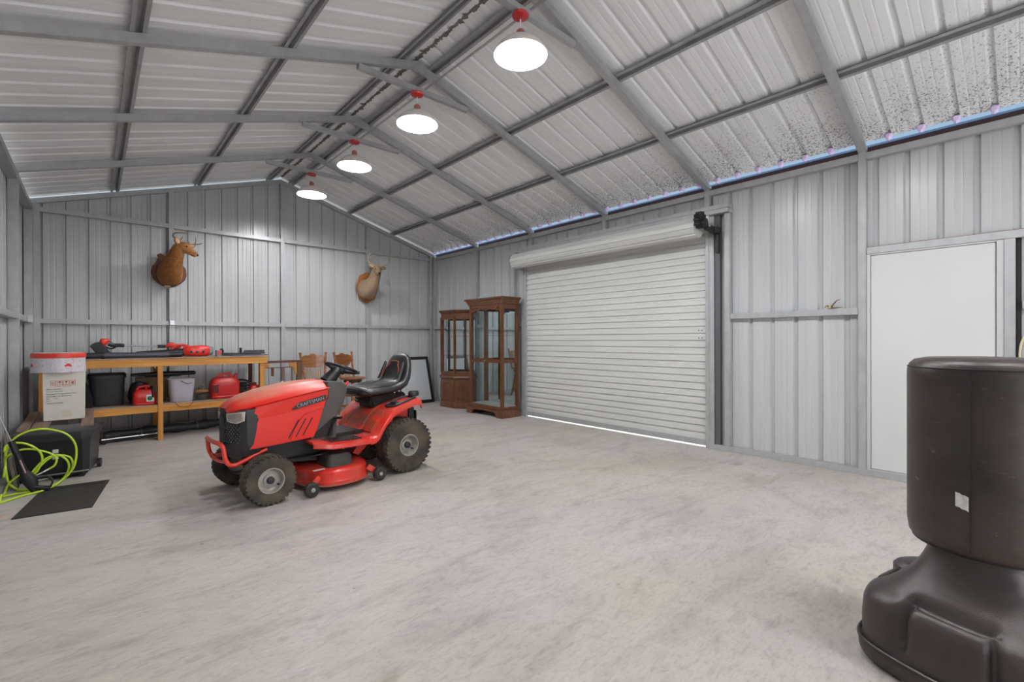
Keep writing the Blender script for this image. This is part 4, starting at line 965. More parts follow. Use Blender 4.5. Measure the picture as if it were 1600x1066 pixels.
# string trimmer
t = on('string_trimmer', 'string trimmer with silver shaft and dark guard lying at the back of the bench', 'string trimmer', 0, 8.19)
MB().tube([(.30, 0, .16), (.68, 0, .147)], .010, 10).build('shaft', CHROME, t, True)
MB().prism([(-.035, .15), (.0, .20), (.06, .215), (.11, .16), (.165, .075), (.165, .055), (.03, .055)], lambda a, b, w_: (a, w_, b), -.06, .06).build('guard', BLACK, t, bevel=.01)
MB().prism([(-.045, .15), (-.005, .195), (.01, .16), (-.01, .13)], lambda a, b, w_: (a, w_, b), -.045, .045).build('guard_tip', mat('dark_red_plastic', '#7d2420', .4), t, bevel=.008)
MB().loft([rr((.065+.012*i, 0, .19+.006*i), (0, 1, 0), (-.3, 0, 1), a, a, 14, 2.4) for i, a in enumerate((.025, .05, .055, .052, .048, .04, .03, .024, .02))]).build('motor_head', RP_, t, True)
MB().tube(smooth_path([(.15, 0, .19), (.20, 0, .165), (.26, 0, .165), (.31, 0, .16)], 4), [.03, .03, .028, .026, .025, .025, .025, .025, .025, .025, .024, .023, .022], 10).build('coupling', BLACK, t, True)
MB().tube(smooth_path([(.12, 0, .15), (.17, 0, .12), (.22, 0, .14)], 4), .010, 8).build('guard_wire', BLACK, t, True)
MB().tube([(.67, 0, .147), (.76, 0, .146)], .022, 10).build('coupling', BLACK, t, True)
MB().loft([rr((.76+.03*i, 0, .15+.012*math.sin(i)), (0, 1, 0), (0, 0, 1), .03, a, 12, 3) for i, a in enumerate((.02, .03, .045, .05, .045, .03, .02))]).build('handle_housing', RP_, t, True)
MB().bb(.10, .13, -.03, .03, 0.0, .06).bb(.86, .92, -.04, .04, 0, .12).build('rest_foot', BLACK, t, bevel=.004)
# hedge trimmer / brush bar at the right end
t = on('hedge_trimmer', 'black hedge trimmer blade with comb teeth lying at the right end of the bench top', 'hedge trimmer', 0, 8.02)
MB().prism([(1.36, .0), (1.93, .0), (1.95, .018), (1.7, .035), (1.5, .04), (1.36, .05)], lambda a, b, w_: (a, w_, b), -.035, .035).build('blade_cover', BLACK, t, bevel=.004)
mb = MB()
for i in range(11): mb.box((1.72+i*.026, 0, .062), (.013, .05, .036), Matrix.Rotation(.35, 3, 'Y'))
mb.bb(1.70, 1.995, -.03, .03, .018, .048); mb.build('comb', mat('comb_grey', '#3c4146', .4), t, bevel=.002)
MB().cyl((1.725-.06, 0, .03), (1.725-.06, 0, .115), .017, n=12).build('lever_stub', BLACK, t, True)
t = on('thin_board', 'thin dark grey board at the right end of the bench top', 'board', 1.74, 7.80)
MB().prism([(-.24, -.05), (.245, -.03), (.245, .03), (-.24, .06)], lambda a, b, w_: (a, b, w_), 0, .014).build('board', mat('board_slate', '#50555a', .5), t, bevel=.002)

# ---- things on the lower shelf
SH = .4725
GASR = mat('gas_can_red', '#c8201f', .38, 0, .12, 6, coat=.15)
t = on('storage_bin', 'tall black lidded storage bin at the left end of the lower shelf', 'bin', .13, 8.12, SH)
MB().loft([rr((0, 0, z), (1, 0, 0), (0, 1, 0), a, b, 20, 7) for z, a, b in ((0, .155, .17), (.01, .165, .18), (.36, .182, .2))]).build('bin_body', BLACK, t, 40)
MB().loft([rr((0, 0, z), (1, 0, 0), (0, 1, 0), a, b, 20, 7) for z, a, b in ((.36, .195, .212), (.40, .195, .212), (.415, .185, .2))]).build('bin_lid', BLACK, t, 40)
t = on('folded_tarp', 'black plastic sheet leaning against the black bin behind the carton', 'tarp', -.06, 7.86, SH)
MB().loft([[Vector((-.10+dx+.03*z, dy, z)) for dx, dy in ((0, 0), (w_, -.03), (w_+.02, .05), (0, .08))] for z, w_ in ((0, .14), (.15, .12), (.28, .08), (.33, .05))]).build('sheet', mat('black_sheet', '#252526', .3), t, True)
t = on('black_bag', 'black bag slumped behind the small red fuel can on the lower shelf', 'bag', .45, 8.03, SH)
MB().loft([rr((.01*math.sin(i*2), 0, z), (1, 0, 0), (0, 1, 0), a, .098, 18, 2.4) for i, (z, a) in enumerate(((0, .09), (.02, .105), (.1, .11), (.2, .10), (.27, .08), (.29, .03)))]).build('bag_body', mat('bag_nylon', '#1b1b1d', .6, 0, .3, 14, bump=.5), t, True)
MB().sphere((-.06, -.085, .15), .012, 8).build('zip_pull', CHROME, t, True)
t = on('cardboard_box', 'brown cardboard box at the back of the lower shelf behind the small fuel can', 'box', .60, 8.265, SH)
MB().bb(-.17, .17, -.09, .09, 0, .325).build('box_sides', mat('kraft_card', '#8f7a5f', .8, 0, .15, 8), t, bevel=.003)
MB().bb(-.17, .17, -.09, .09, .3255, .329).build('flap', mat('kraft_card_dark', '#6f5e49', .8), t)
t = on('tool_case', 'long thin black case lying on the cardboard box under the bench top', 'case', .74, 8.27, SH+.3295)
MB().loft([rr((x, 0, .04), (0, 1, 0), (0, 0, 1), .07, a, 14, 3) for x, a in ((-.36, .012), (-.34, .02), (.0, .035), (.25, .03), (.36, .03), (.38, .015))]).build('case_shell', BLACK, t, True)
MB().bb(-.2, .2, -.03, .03, 0, .02).build('case_foot', BLACK, t)
def fuel_can(t, w_, d, h, handle_in=True):
    MB().loft([rr((0, 0, z*h), (1, 0, 0), (0, 1, 0), w_*a, d*b, 28, e) for z, a, b, e in ((0, .94, .92, 6), (.02, .99, .98, 6), (.1, 1, 1, 6), (.12, .97, .96, 6), (.16, 1, 1, 6), (.62, 1, 1, 6), (.74, .93, .93, 5), (.82, .78, .82, 4), (.86, .66, .7, 4))]).build('can_body', GASR, t, 50)
t = on('fuel_can', 'small red fuel can with a green and white sticker, left of the middle bench leg', 'fuel can', .497, 7.815, SH)
fuel_can(t, .122, .10, .235)
MB().tube(smooth_path([(-.09, 0, .165), (-.06, 0, .225), (.0, 0, .24), (.05, 0, .235), (.07, 0, .19)], 5), .016, 10).build('handle', GASR, t, True)
MB().tube(smooth_path([(.05, -.03, .19), (.07, -.04, .235), (.085, -.09, .215), (.085, -.11, .15), (.08, -.112, .10)], 5), .013, 10).build('spout', BLACK, t, True)
MB().bb(.015, .095, -.1035, -.1015, .045, .135).build('sticker', mat('sticker_white', '#cfd8d0', .5), t)
MB().loft([rr((.05, y, .088), (1, 0, 0), (0, 0, 1), a, a, 14, 2.4) for y, a in ((-.1035, .028), (-.108, .022))]).build('green_knob', mat('green_plastic', '#1c6b45', .4), t, True)
MB().lathe([(.02, 0), (.024, .01), (.024, .03), (0, .032)], (.02, 0, .2), (0, 0, 1), 14).build('cap', GASR, t, True)
t = on('large_fuel_can', 'large red plastic fuel can with moulded top handle on the lower shelf', 'fuel can', 1.43, 7.92, SH)
fuel_can(t, .185, .125, .36)
MB().loft([[Vector((x, y, z)) for x, z in ((-.10, .30), (-.09, .345), (-.03, .372), (.06, .372), (.10, .35), (.11, .30), (.075, .30), (.06, .33), (.0, .338), (-.045, .33), (-.065, .30))] for y in (-.032, .032)]).build('handle', GASR, t, 40, bevel=.006)
MB().bb(-.165, -.095, -.1265, -.1235, .09, .20).build('recess_shade', mat('recess_shade_red', '#5c0f10', .5), t, bevel=.001)  # flat dark red plate paints the shade of a moulded hollow
MB().cyl((.13, 0, .29), (.155, 0, .345), .022, n=14).build('cap', GASR, t, True)
MB().tube(smooth_path([(-.09, -.126, .09), (-.09, -.128, .2), (-.1, -.126, .21), (-.17, -.126, .205)], 3), .006, 6).build('mould_ridge', GASR, t, True)
t = on('small_fuel_can', 'smallest red fuel can, at the right end of the lower shelf', 'fuel can', 1.83, 7.90, SH)
fuel_can(t, .078, .075, .185)
MB().lathe([(.028, 0), (.032, .01), (.03, .04), (.02, .05), (0, .052)], (-.01, 0, .155), (0, 0, 1), 14).build('cap', mat('cap_dark_red', '#8d1b1c', .4), t, True)
t = on('plastic_tub', 'frosted grey plastic tub right of the middle bench leg', 'tub', .905, 7.90, SH)
FR = glass('frosted_lilac_plastic', (.75, .73, .8, 1), .75)
MB().loft([rr((0, 0, z), (1, 0, 0), (0, 1, 0), a, a*.85, 28, 3) for z, a in ((0, .125), (.01, .132), (.10, .14), (.31, .158))]).build('tub_wall', FR, t, 50)
MB().tube([tuple(p) for p in rr((0, 0, .312), (1, 0, 0), (0, 1, 0), .160, .138, 28, 3)], .006, 6, closed=True).build('tub_rim', FR, t, True)
MB().loft([rr((0, 0, z), (1, 0, 0), (0, 1, 0), a, a*.85, 24, 3) for z, a in ((.012, .12), (.14, .128), (.15, .12))]).build('contents', mat('lilac_grey_cloth', '#8b8796', .9), t, 40)
MB().tube(smooth_path([(-.02, -.134, .29), (.06, -.150, .25), (.12, -.10, .26)], 4), .004, 6).build('wire', mat('wire_dark', '#35353a', .5), t, True)
t = on('extension_cord', 'thin dark cord drooping over the lower shelf edge below the tub', 'cord', .90, 7.670, .468)
o_ = MB().tube(smooth_path([(-.09, .03, .012), (-.085, .0, .012), (-.08, -.012, .0), (-.03, -.012, -.045), (.05, -.012, -.05), (.105, -.012, -.008), (.11, .0, .012), (.13, .03, .012)], 5), .004, 6).build('cord', mat('rust_cord', '#6b3420', .6), t, True)
t = on('glass_jar', 'small glass jar with a wooden lid left of the large red fuel can', 'jar', 1.145, 7.87, SH)
MB().lathe([(.068, 0), (.074, .008), (.074, .115)], n=24, cap=False).build('jar_wall', GL, t, True)
MB().lathe([(.0, .002), (.066, .002), (.066, .085), (0, .085)], n=24).build('contents', mat('dark_jar_fill', '#4a4745', .7), t, True)
MB().lathe([(.0, .115), (.078, .115), (.080, .12), (.080, .138), (.076, .142), (0, .142)], n=24).build('wooden_lid', mat('lid_wood', '#b07a44', .5), t, True)
MB().tube(smooth_path([(-.05, 0, .14), (-.02, 0, .20), (.03, 0, .16), (.05, 0, .14)], 4), .0025, 5).build('wire_bail', MATS['wire_dark'], t, True)
t = on('tool_trays', 'black tool trays stacked between the large and the smallest red fuel cans', 'tools', 1.70, 8.06, SH)
mb = MB()
for i in range(5): mb.box((.0+.012*(i % 2), .0, .030+i*.042), (.17-.012*i, .15, .018), Matrix.Rotation(.1*i, 3, 'Z')).box((.0, .0, .014+i*.042), (.10, .10, .026))
mb.build('stacked_trays', BLACK, t, bevel=.003)
MB().tube(smooth_path([(-.10, 0, .225), (-.03, -.02, .245), (.06, 0, .222), (.12, -.02, .215)], 4), .014, 8).build('handle', BLACK, t, True)
# roll on the floor under the bench
t = thing('rolled_tarp', 'long dark grey rolled tarp lying on the floor under the workbench', 'tarp', (1.02, 8.20, .0), math.radians(6))
MB().tube(smooth_path([(-.93, -.02, .062), (-.4, 0, .07), (.0, .01, .06), (.5, 0, .072), (.93, .02, .06)], 5), [.060+.012*math.sin(i*1.7) for i in range(21)], 14).build('roll', mat('tarp_grey', '#37393d', .5, 0, .3, 8, bump=.4), t, True)
for x in (-.55, .1, .7): MB().tube([(x+.005*math.sin(k), .075*math.cos(k*PI/8), .07+.075*math.sin(k*PI/8)*.93) for k in range(16)], .005, 6, closed=True).build('tie_cord', mat('tie_pale', '#77767a', .6), t, True)
t = thing('metal_rail', 'low black metal rail on the floor behind the black chest', 'rail', (.26, 7.93, 0), .12)
mb = MB().bb(-.2, .45, -.02, .02, .0, .05).bb(-.2, -.16, -.1, .1, 0, .05); mb.build('rail', DK, t, bevel=.004)
MB().cyl((-.2, -.05, .055), (.42, -.03, .055), .008, n=8).build('rod', CHROME, t, True)

# ================================================================== TRUNK, BOARDS, CARTON, CAKE TIN
T0 = thing('storage_chest', 'black wheeled plastic storage chest by the left wall behind the green hose', 'chest', (-.045, 6.12, 0), math.radians(-9.8))
# local: x to the right (negative = left), y back
def tr(z, e): return [Vector(p) for p in ((-.50-e, -e, z), (-.04+e*.0, -e, z), (.0+e, .05-e*.3, z), (.0+e, .45+e, z), (-.50-e, .45+e, z))]
MB().loft([tr(.03, -.012), tr(.05, 0), tr(.36, .014), tr(.375, .02)]).build('chest_body', mat('black_tote_plastic', '#26272a', .42, 0, .15, 9), T0, 30)
MB().loft([tr(.372, .03), tr(.40, .034), tr(.425, .045), tr(.446, .045), tr(.456, .025)]).build('lid', mat('lid_slate_plastic', '#2f3136', .4), T0, 30)
for x in (-.33, -.16): MB().bb(x, x+.035, -.016, .02, .06, .34).build('front_rib', BLACK, T0, bevel=.005)
MB().bb(-.10, -.07, -.024, 0, .24, .37).build('latch', BLACK, T0, bevel=.005)
MB().tube([(-.46, -.02, .052), (-.2, -.022, .058), (.01, -.012, .064)], .006, 8).build('pull_rod', CHROME, T0, True)
MB().cyl((.004, .40, .045), (.034, .40, .045), .045, n=20).build('caster_wheel', BLACK, T0, True)
MB().cyl((-.534, .40, .045), (-.504, .40, .045), .045, n=20).build('caster_wheel', BLACK, T0, True)
for x in (-.05, -.46): MB().bb(x-.02, x+.02, .01, .06, 0, .032).build('foot', BLACK, T0, bevel=.004)
for z in (.20, .255): MB().bb(-.245, -.205, -.0225, -.012, z, z+.035).build('white_sticker', mat('label_white', '#d9d9d6', .5), T0)
BRW = mat('weathered_brown_board', '#8d7568', .7, 0, 0, col2='#6c564b', scale=4, stretch=(6, .6, 6))
for i, (xa, xb, lb) in enumerate(((-.545, -.465, 'brown board bridging chest and bench, against the left wall'), (-.455, -.33, 'brown board running back under the left edge of the white carton'),
                                  (-.10, .0, 'brown board running back under the right edge of the white carton'))):
    o = MB().bb(xa, xb, 6.33, 7.705, 0, .016).build('plank', BRW, None, bevel=.003); o.location.z = .4735 if 0 else .457
    me = o.data
    for v in me.vertices:
        if v.co.y > 7.6: v.co.z += .019
    tag(o, lb, 'board', 'brown boards between the chest and the bench')
CB = thing('carton', 'white shipping carton with red handling symbols standing on brown boards', 'carton', (-.23, 6.965, .4845), 0)
CARD = mat('white_card', '#d9d4ca', .7, 0, .06, 6)
MB().loft([[Vector((a*w_, b*.16, z)) for a, b in ((-1, -1), (1, -1), (1, 1), (-1, 1))] for z, w_ in ((0, .157), (.25, .160), (.498, .163))]).build('carton_body', CARD, CB, bevel=.003)
MB().bb(-.163, .163, -.160, -.002, .4985, .501).bb(-.163, .163, .002, .160, .4985, .501).build('top_flap', CARD, CB)
REDI = mat('red_ink', '#c6423a', .7); INK = mat('black_ink', '#4a4744', .7)
mb = MB(); yy = -.1612
for i in range(4):
    xa = -.105+i*.049
    for a0_, a1_, z0_, z1_ in ((0, .044, .365, .368), (0, .044, .412, .415), (0, .003, .365, .415), (.041, .044, .365, .415)): mb.bb(xa+a0_, xa+a1_, yy-.0006, yy, z0_, z1_)
def ip(pts, ox):
    mb.prism([(ox+a, .39+b) for a, b in pts], lambda a, b, w_: (a, w_, b), yy-.0006, yy)
ip([(-.010, -.016), (-.005, -.016), (-.005, .012), (-.010, .012)], -.083); ip([(.005, -.016), (.010, -.016), (.010, .012), (.005, .012)], -.083)
ip([(-.016, .004), (-.010, .013), (0, .017), (.010, .013), (.016, .004)], -.034); ip([(-.0015, -.017), (.0015, -.017), (.0015, .004), (-.0015, .004)], -.034)
ip([(-.012, .016), (.012, .016), (.003, .0), (-.003, .0)], .015); ip([(-.0015, -.014), (.0015, -.014), (.0015, 0), (-.0015, 0)], .015); ip([(-.009, -.017), (.009, -.017), (.009, -.014), (-.009, -.014)], .015)
ip([(-.013, -.004), (0, -.016), (.013, -.004), (.004, -.004), (.012, .012), (-.012, .012), (-.004, -.004)], .064)
mb.build('handling_symbols', REDI, CB)
up = (PI/2, 0, 0)
text('HANDLE   WITH   CARE', .012, (-.01, yy-.0006, .352), up, REDI, CB)
for s_, x_, z_, sz in (('ITEM#: 1204327-1', -.135, .325, .016), ('Group#: 4062 8LP', -.135, .302, .016), ('Description: Cushioned Patio Chair', -.135, .277, .016), ('Dimension: L X  20"X20"mm', -.135, .252, .016), ('Qty:     1 set', -.135, .230, .016), ('N.W.:', -.135, .205, .016), ('MADE IN CHINA', -.135, .180, .017)):
    text(s_, sz, (x_, yy-.0006, z_), up, INK, CB, align='LEFT')
MB().bb(-.02, .06, yy-.0008, yy, .03, .10).build('tape_patch', mat('tape_yellowed', '#d3cab4', .4), CB)
CT = thing('cake_tin', 'round white tin with scribbled pattern and red lid on top of the white carton', 'tin', (-.275, 6.955, .9860), 0)
def tinmat():
    m = bpy.data.materials.new('scribbled_tin'); m.use_nodes = True; nt = m.node_tree; b = nt.nodes['Principled BSDF']; L = nt.links.new; N = nt.nodes.new
    tc = N('ShaderNodeTexCoord'); n = N('ShaderNodeTexNoise'); n.inputs['Scale'].default_value = 26; n.inputs['Detail'].default_value = 2; n.inputs['Distortion'].default_value = 2.5; L(tc.outputs['Object'], n.inputs['Vector'])
    r = N('ShaderNodeValToRGB'); e = r.color_ramp.elements; w1 = rgb('#cfcbd2'); k = rgb('#7a7c96')
    e[0].position = 0; e[0].color = w1; e[1].position = 1; e[1].color = rgb('#cf8c88')
    for p, c_ in ((.47, w1), (.485, k), (.50, w1), (.60, w1), (.64, rgb('#cf8c88'))):
        q = e.new(p); q.color = c_
    L(n.outputs[0], r.inputs[0]); L(r.outputs[0], b.inputs['Base Color']); b.inputs['Roughness'].default_value = .4; return m
TR = .212
MB().lathe([(.0, 0), (TR+.004, 0), (TR+.004, .004), (TR-.002, .16), (0, .16)], n=56).build('tin_body', tinmat(), CT, True)
MB().lathe([(.0, .202), (TR-.012, .202), (TR+.002, .198), (TR+.005, .19), (TR+.005, .152), (TR, .150), (TR, .161), (0, .161)], n=56).build('lid', mat('tin_red', '#d13a2c', .4), CT, 30)
MB().lathe([(.0, .2025), (TR-.02, .2025), (TR-.022, .205), (0, .205)], n=56).build('lid_top', mat('tin_white_top', '#d8d4cf', .4), CT)
for a in (-1.2, -2.75):
    c_ = Vector((math.cos(a), math.sin(a), 0)); s_ = Vector((-c_.y, c_.x, 0)); vs = []
    P = [(-.03, 0), (.03, 0), (.028, .012), (.01, .03), (0, .034), (-.01, .03), (-.028, .012)]
    MB().add([c_*((TR+.0035)-.5*p[0]**2/TR)+s_*p[0]+Vector((0, 0, .06+p[1])) for p in P], [tuple(range(7))]).build('red_print', MATS['tin_red'], CT)
# dark panel in the corner
o = MB().bb(XL+.002, XL+.018, 7.25, 7.98, 0, .0).build('x', BLACK) if 0 else None
t = thing('dark_panel', 'tall dark panel standing on edge in the left corner behind the carton', 'panel', (XL+.020, 7.30, 0), 0)
MB().bb(-.012, .012, 0, .33, 0, 1.02).build('panel_face', mat('dark_panel_gloss', '#2b2b2c', .35), t, bevel=.003)
MB().bb(.012, .016, .02, .31, .03, .99).build('inner_sheet', mat('dark_panel_inner', '#1f1f20', .5), t)

# ================================================================== HOSE, SPRAY GUN, MAT
LIME = mat('lime_hose', '#b9d82c', .4, coat=.2)
A = [(-.53, 5.90, .43), (-.535, 5.95, .442), (-.487, 5.95, .487), (-.415, 5.95, .518), (-.327, 5.95, .52), (-.236, 5.95, .487), (-.174, 5.95, .439), (-.132, 5.95, .36), (-.122, 5.95, .264), (-.138, 5.95, .15), (-.175, 5.95, .085), (-.238, 5.94, .02), (-.283, 5.839, .012), (-.346, 5.73, .012), (-.446, 5.68, .012), (-.526, 5.591, .012), (-.568, 5.56, .012), (-.568, 5.66, .05)]
Bq = [(-.568, 5.80, .16), (-.568, 5.9, .252), (-.563, 5.9, .312), (-.526, 5.9, .34), (-.488, 5.9, .361), (-.422, 5.9, .361), (-.344, 5.9, .332), (-.28, 5.9, .292), (-.253, 5.9, .245), (-.265, 5.9, .191), (-.301, 5.9, .163)]
Cq = [(-.53, 5.9, .425), (-.51, 5.88, .433), (-.458, 5.88, .421), (-.402, 5.88, .385), (-.358, 5.88, .33), (-.343, 5.88, .265), (-.359, 5.88, .198), (-.399, 5.88, .135), (-.473, 5.86, .151), (-.544, 5.86, .091), (-.568, 5.86, .02), (-.568, 5.80, .012), (-.564, 5.752, .012), (-.5, 5.781, .012), (-.363, 5.792, .012), (-.257, 5.933, .012), (-.202, 5.985, .056), (-.176, 5.985, .125), (-.181, 5.985, .191), (-.217, 5.985, .243), (-.262, 5.99, .262), (-.33, 5.98, .22), (-.40, 5.93, .14), (-.43, 5.90, .10)]
Eq = [(-.43, 5.90, .10), (-.40, 5.96, .16), (-.33, 6.0, .24), (-.256, 6.0, .262), (-.174, 6.0, .233), (-.148, 5.99, .17), (-.164, 5.98, .095), (-.227, 5.95, .027), (-.325, 5.829, .012), (-.446, 5.868, .012), (-.511, 5.93, .024), (-.553, 5.93, .088), (-.569, 5.93, .193), (-.573, 5.93, .309), (-.558, 5.93, .408), (-.568, 5.90, .40), (-.568, 5.85, .37)]
t = thing('garden_hose', 'lime green hose coiled loosely in front of the black storage chest', 'hose', (0, 0, 0), 0)
for P in (A, Bq, Cq+Eq[1:]): MB().tube(smooth_path(P, 5), .0085, 8).build('hose_coil', LIME, t, True)
MB().tube([(-.301, 5.9, .163), (-.34, 5.88, .145), (-.40, 5.83, .125)], [.008, .006, .006], 8).build('metal_fitting', CHROME, t, True)
t = thing('spray_wand', 'black pressure washer gun with thin steel lance leaning by the left wall', 'spray gun', (0, 0, 0), 0)
MB().tube([(-.60, 5.78, .72), (-.575, 5.78, .633), (-.522, 5.78, .46)], .006, 8).build('lance', CHROME, t, True)
MB().tube([(-.524, 5.78, .466), (-.50, 5.78, .38), (-.475, 5.78, .30)], [.022, .024, .020], 12).build('grip_sleeve', BLACK, t, True)
MB().tube([(-.478, 5.775, .31), (-.445, 5.77, .19)], [.022, .026], 10).build('barrel', BLACK, t, True)
MB().tube([(-.470, 5.752, .30), (-.436, 5.742, .185)], .007, 8).build('trigger_bar', mat('rosy_steel', '#b79c98', .3, .7), t, True)
MB().loft([rr((x, 5.77, z), (1, 0, .4), (0, 1, 0), a, .03, 14, 3) for x, z, a in ((-.45, .20, .025), (-.435, .16, .042), (-.415, .12, .050), (-.40, .08, .045), (-.39, .04, .03), (-.385, .015, .02))]).build('gun_body', BLACK, t, True)
MB().tube(smooth_path([(-.41, 5.765, .07), (-.37, 5.76, .045), (-.32, 5.755, .03), (-.29, 5.75, .026)], 4), .022, 12).build('gun_handle', BLACK, t, True)
MB().tube(smooth_path([(-.395, 5.765, .12), (-.33, 5.76, .13), (-.29, 5.755, .12), (-.272, 5.75, .08), (-.285, 5.75, .035)], 5), .007, 8).build('trigger_guard', BLACK, t, True)
MB().tube([(-.40, 5.77, .10), (-.35, 5.765, .103), (-.30, 5.76, .108)], .007, 8).build('quick_connector', CHROME, t, True)
t = thing('floor_mat', 'thin black rubber mat lying on the concrete in front of the green hose', 'mat', (-.174, 5.405, 0), math.radians(-8))
MB().bb(-.225, .225, -.435, .435, .0, .007).build('mat_sheet', mat('black_rubber', '#302c2d', .6, 0, 0, col2='#26231f', scale=10, stretch=(8, 1, 1)), t, bevel=.002)
mb = MB()
for i in range(7): mb.bb(-.20+.0, .20, .30+.016*i, .304+.016*i, .007, .0082)
mb.build('end_ridges', MATS['black_rubber'], t, kind='stuff')
# grey board at the far left
t = thing('leaning_board', 'weathered grey board leaning on the left wall beside the spray gun', 'board', (-.50, 5.66, 0), 0, rot=(0, math.radians(-8), 0))
t.location = (-.500, 5.98, .003)
MB().bb(-.02, .0, -.02, .12, .0, .50).build('board_face', mat('weathered_board', '#857c76', .7, 0, .3, 6), t, bevel=.003)
MB().bb(.0, .004, .0, .10, .02, .28).build('dark_patch', mat('dark_patch', '#4b4340', .7), t)

# ================================================================== WOODEN FRAME BESIDE THE BENCH
t = thing('wooden_frame', 'old wooden bed or bench frame standing between the workbench and the chairs', 'frame', (0, 8.12, 0), 0)
GOLD = mat('golden_bracket_wood', '#b8803a', .5, 0, .3, 18)
MB().bb(1.985, 2.60, -.02, .02, .950, .985).build('top_rail', PINED, t, bevel=.003)
MB().bb(2.01, 2.50, -.015, .015, .868, .880).build('lower_rail', PINED, t, bevel=.002)
MB().bb(2.50, 2.585, -.035, .03, 0, .9495).build('end_post', mat('post_brown', '#6a4a2c', .6, 0, .3, 6, (4, 4, 1)), t, bevel=.004)
MB().bb(1.985, 2.02, -.02, .03, 0, .9495).build('near_post', PINEV, t, bevel=.004)
MB().prism([(2.385, .949), (2.50, .949), (2.50, .75), (2.465, .75), (2.46, .87), (2.385, .885)], lambda a, b, w_: (a, w_, b), -.022, .0).build('corner_bracket', GOLD, t, bevel=.003)
MB().prism([(2.021, .949), (2.09, .949), (2.08, .885), (2.021, .87)], lambda a, b, w_: (a, w_, b), -.022, .0).build('corner_bracket', GOLD, t, bevel=.003)
for a0_, a1_, z_, m_ in ((2.115, 2.155, .74, PINED), (2.265, 2.315, .02, mat('slat_grey_brown', '#6d5d52', .6)), (2.42, 2.45, .02, MATS['slat_grey_brown'])):
    MB().bb(a0_, a1_, -.012, .010, z_, .8675).build('slat', m_, t, bevel=.002)
MB().bb(2.021, 2.499, .0, .02, .02, .06).build('bottom_rail', PINED, t, bevel=.003)
o = MB().add([Vector(p) for p in ((2.03, 8.09, .0), (2.28, 8.03, .0), (2.28, 8.045, .66), (2.03, 8.095, .58), (2.03, 8.10, .0), (2.28, 8.04, .0), (2.28, 8.055, .66), (2.03, 8.105, .58))], [(0, 1, 2, 3), (4, 7, 6, 5), (0, 4, 5, 1), (1, 5, 6, 2), (2, 6, 7, 3), (3, 7, 4, 0)]).build('white_sheet', mat('pale_panel', '#c4ccd0', .5), None)
tag(o, 'pale sheet of board leaning on the wooden frame behind the mower hood', 'board')

# ================================================================== OAK STOOLS
HON = mat('honey_oak', '#9c6430', .38, 0, 0, col2='#6f3f17', scale=4, stretch=(1, 4, 7), lo=.3, hi=.7, coat=.3, detail=6)
def stool(label, loc, rz):
    t = thing('bar_stool', label, 'stool', loc, rz, 'matching oak swivel bar stools by the far wall')
    MB().lathe([(.0, .625), (.19, .625), (.215, .635), (.22, .65), (.205, .662), (.15, .655), (0, .652)], n=32).build('seat', HON, t, True)
    MB().lathe([(.0, .575), (.15, .575), (.155, .60), (.15, .622), (0, .623)], n=28).build('swivel_plate', mat('stool_dark_wood', '#3b2414', .5), t, True)
    for a in (PI/4, 3*PI/4, 5*PI/4, 7*PI/4):
        c, s = math.cos(a), math.sin(a); P = []; R_ = []
        for k in range(15):
            f = k/14; rad = .10+.13*(1-f); P.append((c*rad, s*rad, .58*f)); R_.append((.013, .016, .020, .024, .024, .017, .022, .026, .026, .019, .026, .029, .022, .026, .028)[k])
        MB().tube(P, R_, 12).build('leg', HON, t, True)
    for z, r in ((.16, .20), (.34, .155)):
        pts = [(r*math.cos(k*PI/2+PI/4), r*math.sin(k*PI/2+PI/4), z) for k in range(4)]
        for i in range(4): MB().cyl(pts[i], pts[(i+1) % 4], .011, n=8).build('rung', HON, t, True)
    for sd in (1, -1):
        P = [(sd*.165, .12, .655), (sd*.175, .155, .75), (sd*.19, .185, .88), (sd*.205, .21, 1.0), (sd*.215, .225, 1.105)]
        MB().tube(smooth_path(P, 5), [.016+.006*abs(math.sin(i*.9)) for i in range(21)], 10).build('back_post', HON, t, True)
    # pressed crest rail with a waved top, curved in plan
    up_ = []; lo_ = []; n_ = 16
    for k in range(n_+1):
        u = -1+2*k/n_; up_.append((u, 1.062+.022*math.cos(u*PI*1.0)+.010*math.cos(u*PI*3)-.006)); lo_.append((u, ( .845)+.06*abs(u)**3 + (.03 if abs(u) > .8 else 0)))
    def cp(u, z, off): return Vector((u*.204, .215+.05*(z-.9)-.0+.035*(1-u*u)+off, z))
    f_ = [cp(u, z, -.009) for u, z in up_]+[cp(u, z, -.009) for u, z in lo_[::-1]]; b_ = [cp(u, z, .009) for u, z in up_]+[cp(u, z, .009) for u, z in lo_[::-1]]
    n2 = len(f_); vs = f_+b_; fs = [(i, i+1, n2-2-i, n2-1-i) for i in range(n_)]+[(n2+i+1, n2+i, 2*n2-1-i, 2*n2-2-i) for i in range(n_)]+[(i, (i+1) % n2, n2+(i+1) % n2, n2+i) for i in range(n2)]
    MB().add(vs, fs).build('crest_rail', HON, t, True)
    for k in range(7):
        u = -.72+1.44*k/6; P = [(u*.15, .16+.0*u, .655), (u*.165, .215, .77), (u*.18, .225+.03*(1-u*u), .89)]
        MB().tube(smooth_path(P, 4), [.006, .007, .009, .010, .009, .008, .007, .007, .006], 8).build('spindle', mat('pale_spindle_oak', '#a9865f', .45), t, True)
    return t
st = stool('oak swivel bar stool with pressed crest, nearer the workbench', (2.80, 7.98, 0), 0)
s2 = dup(st, (3.40, 7.98, 0), math.radians(24), label='oak swivel bar stool behind the mower steering wheel, its seat turned sideways')

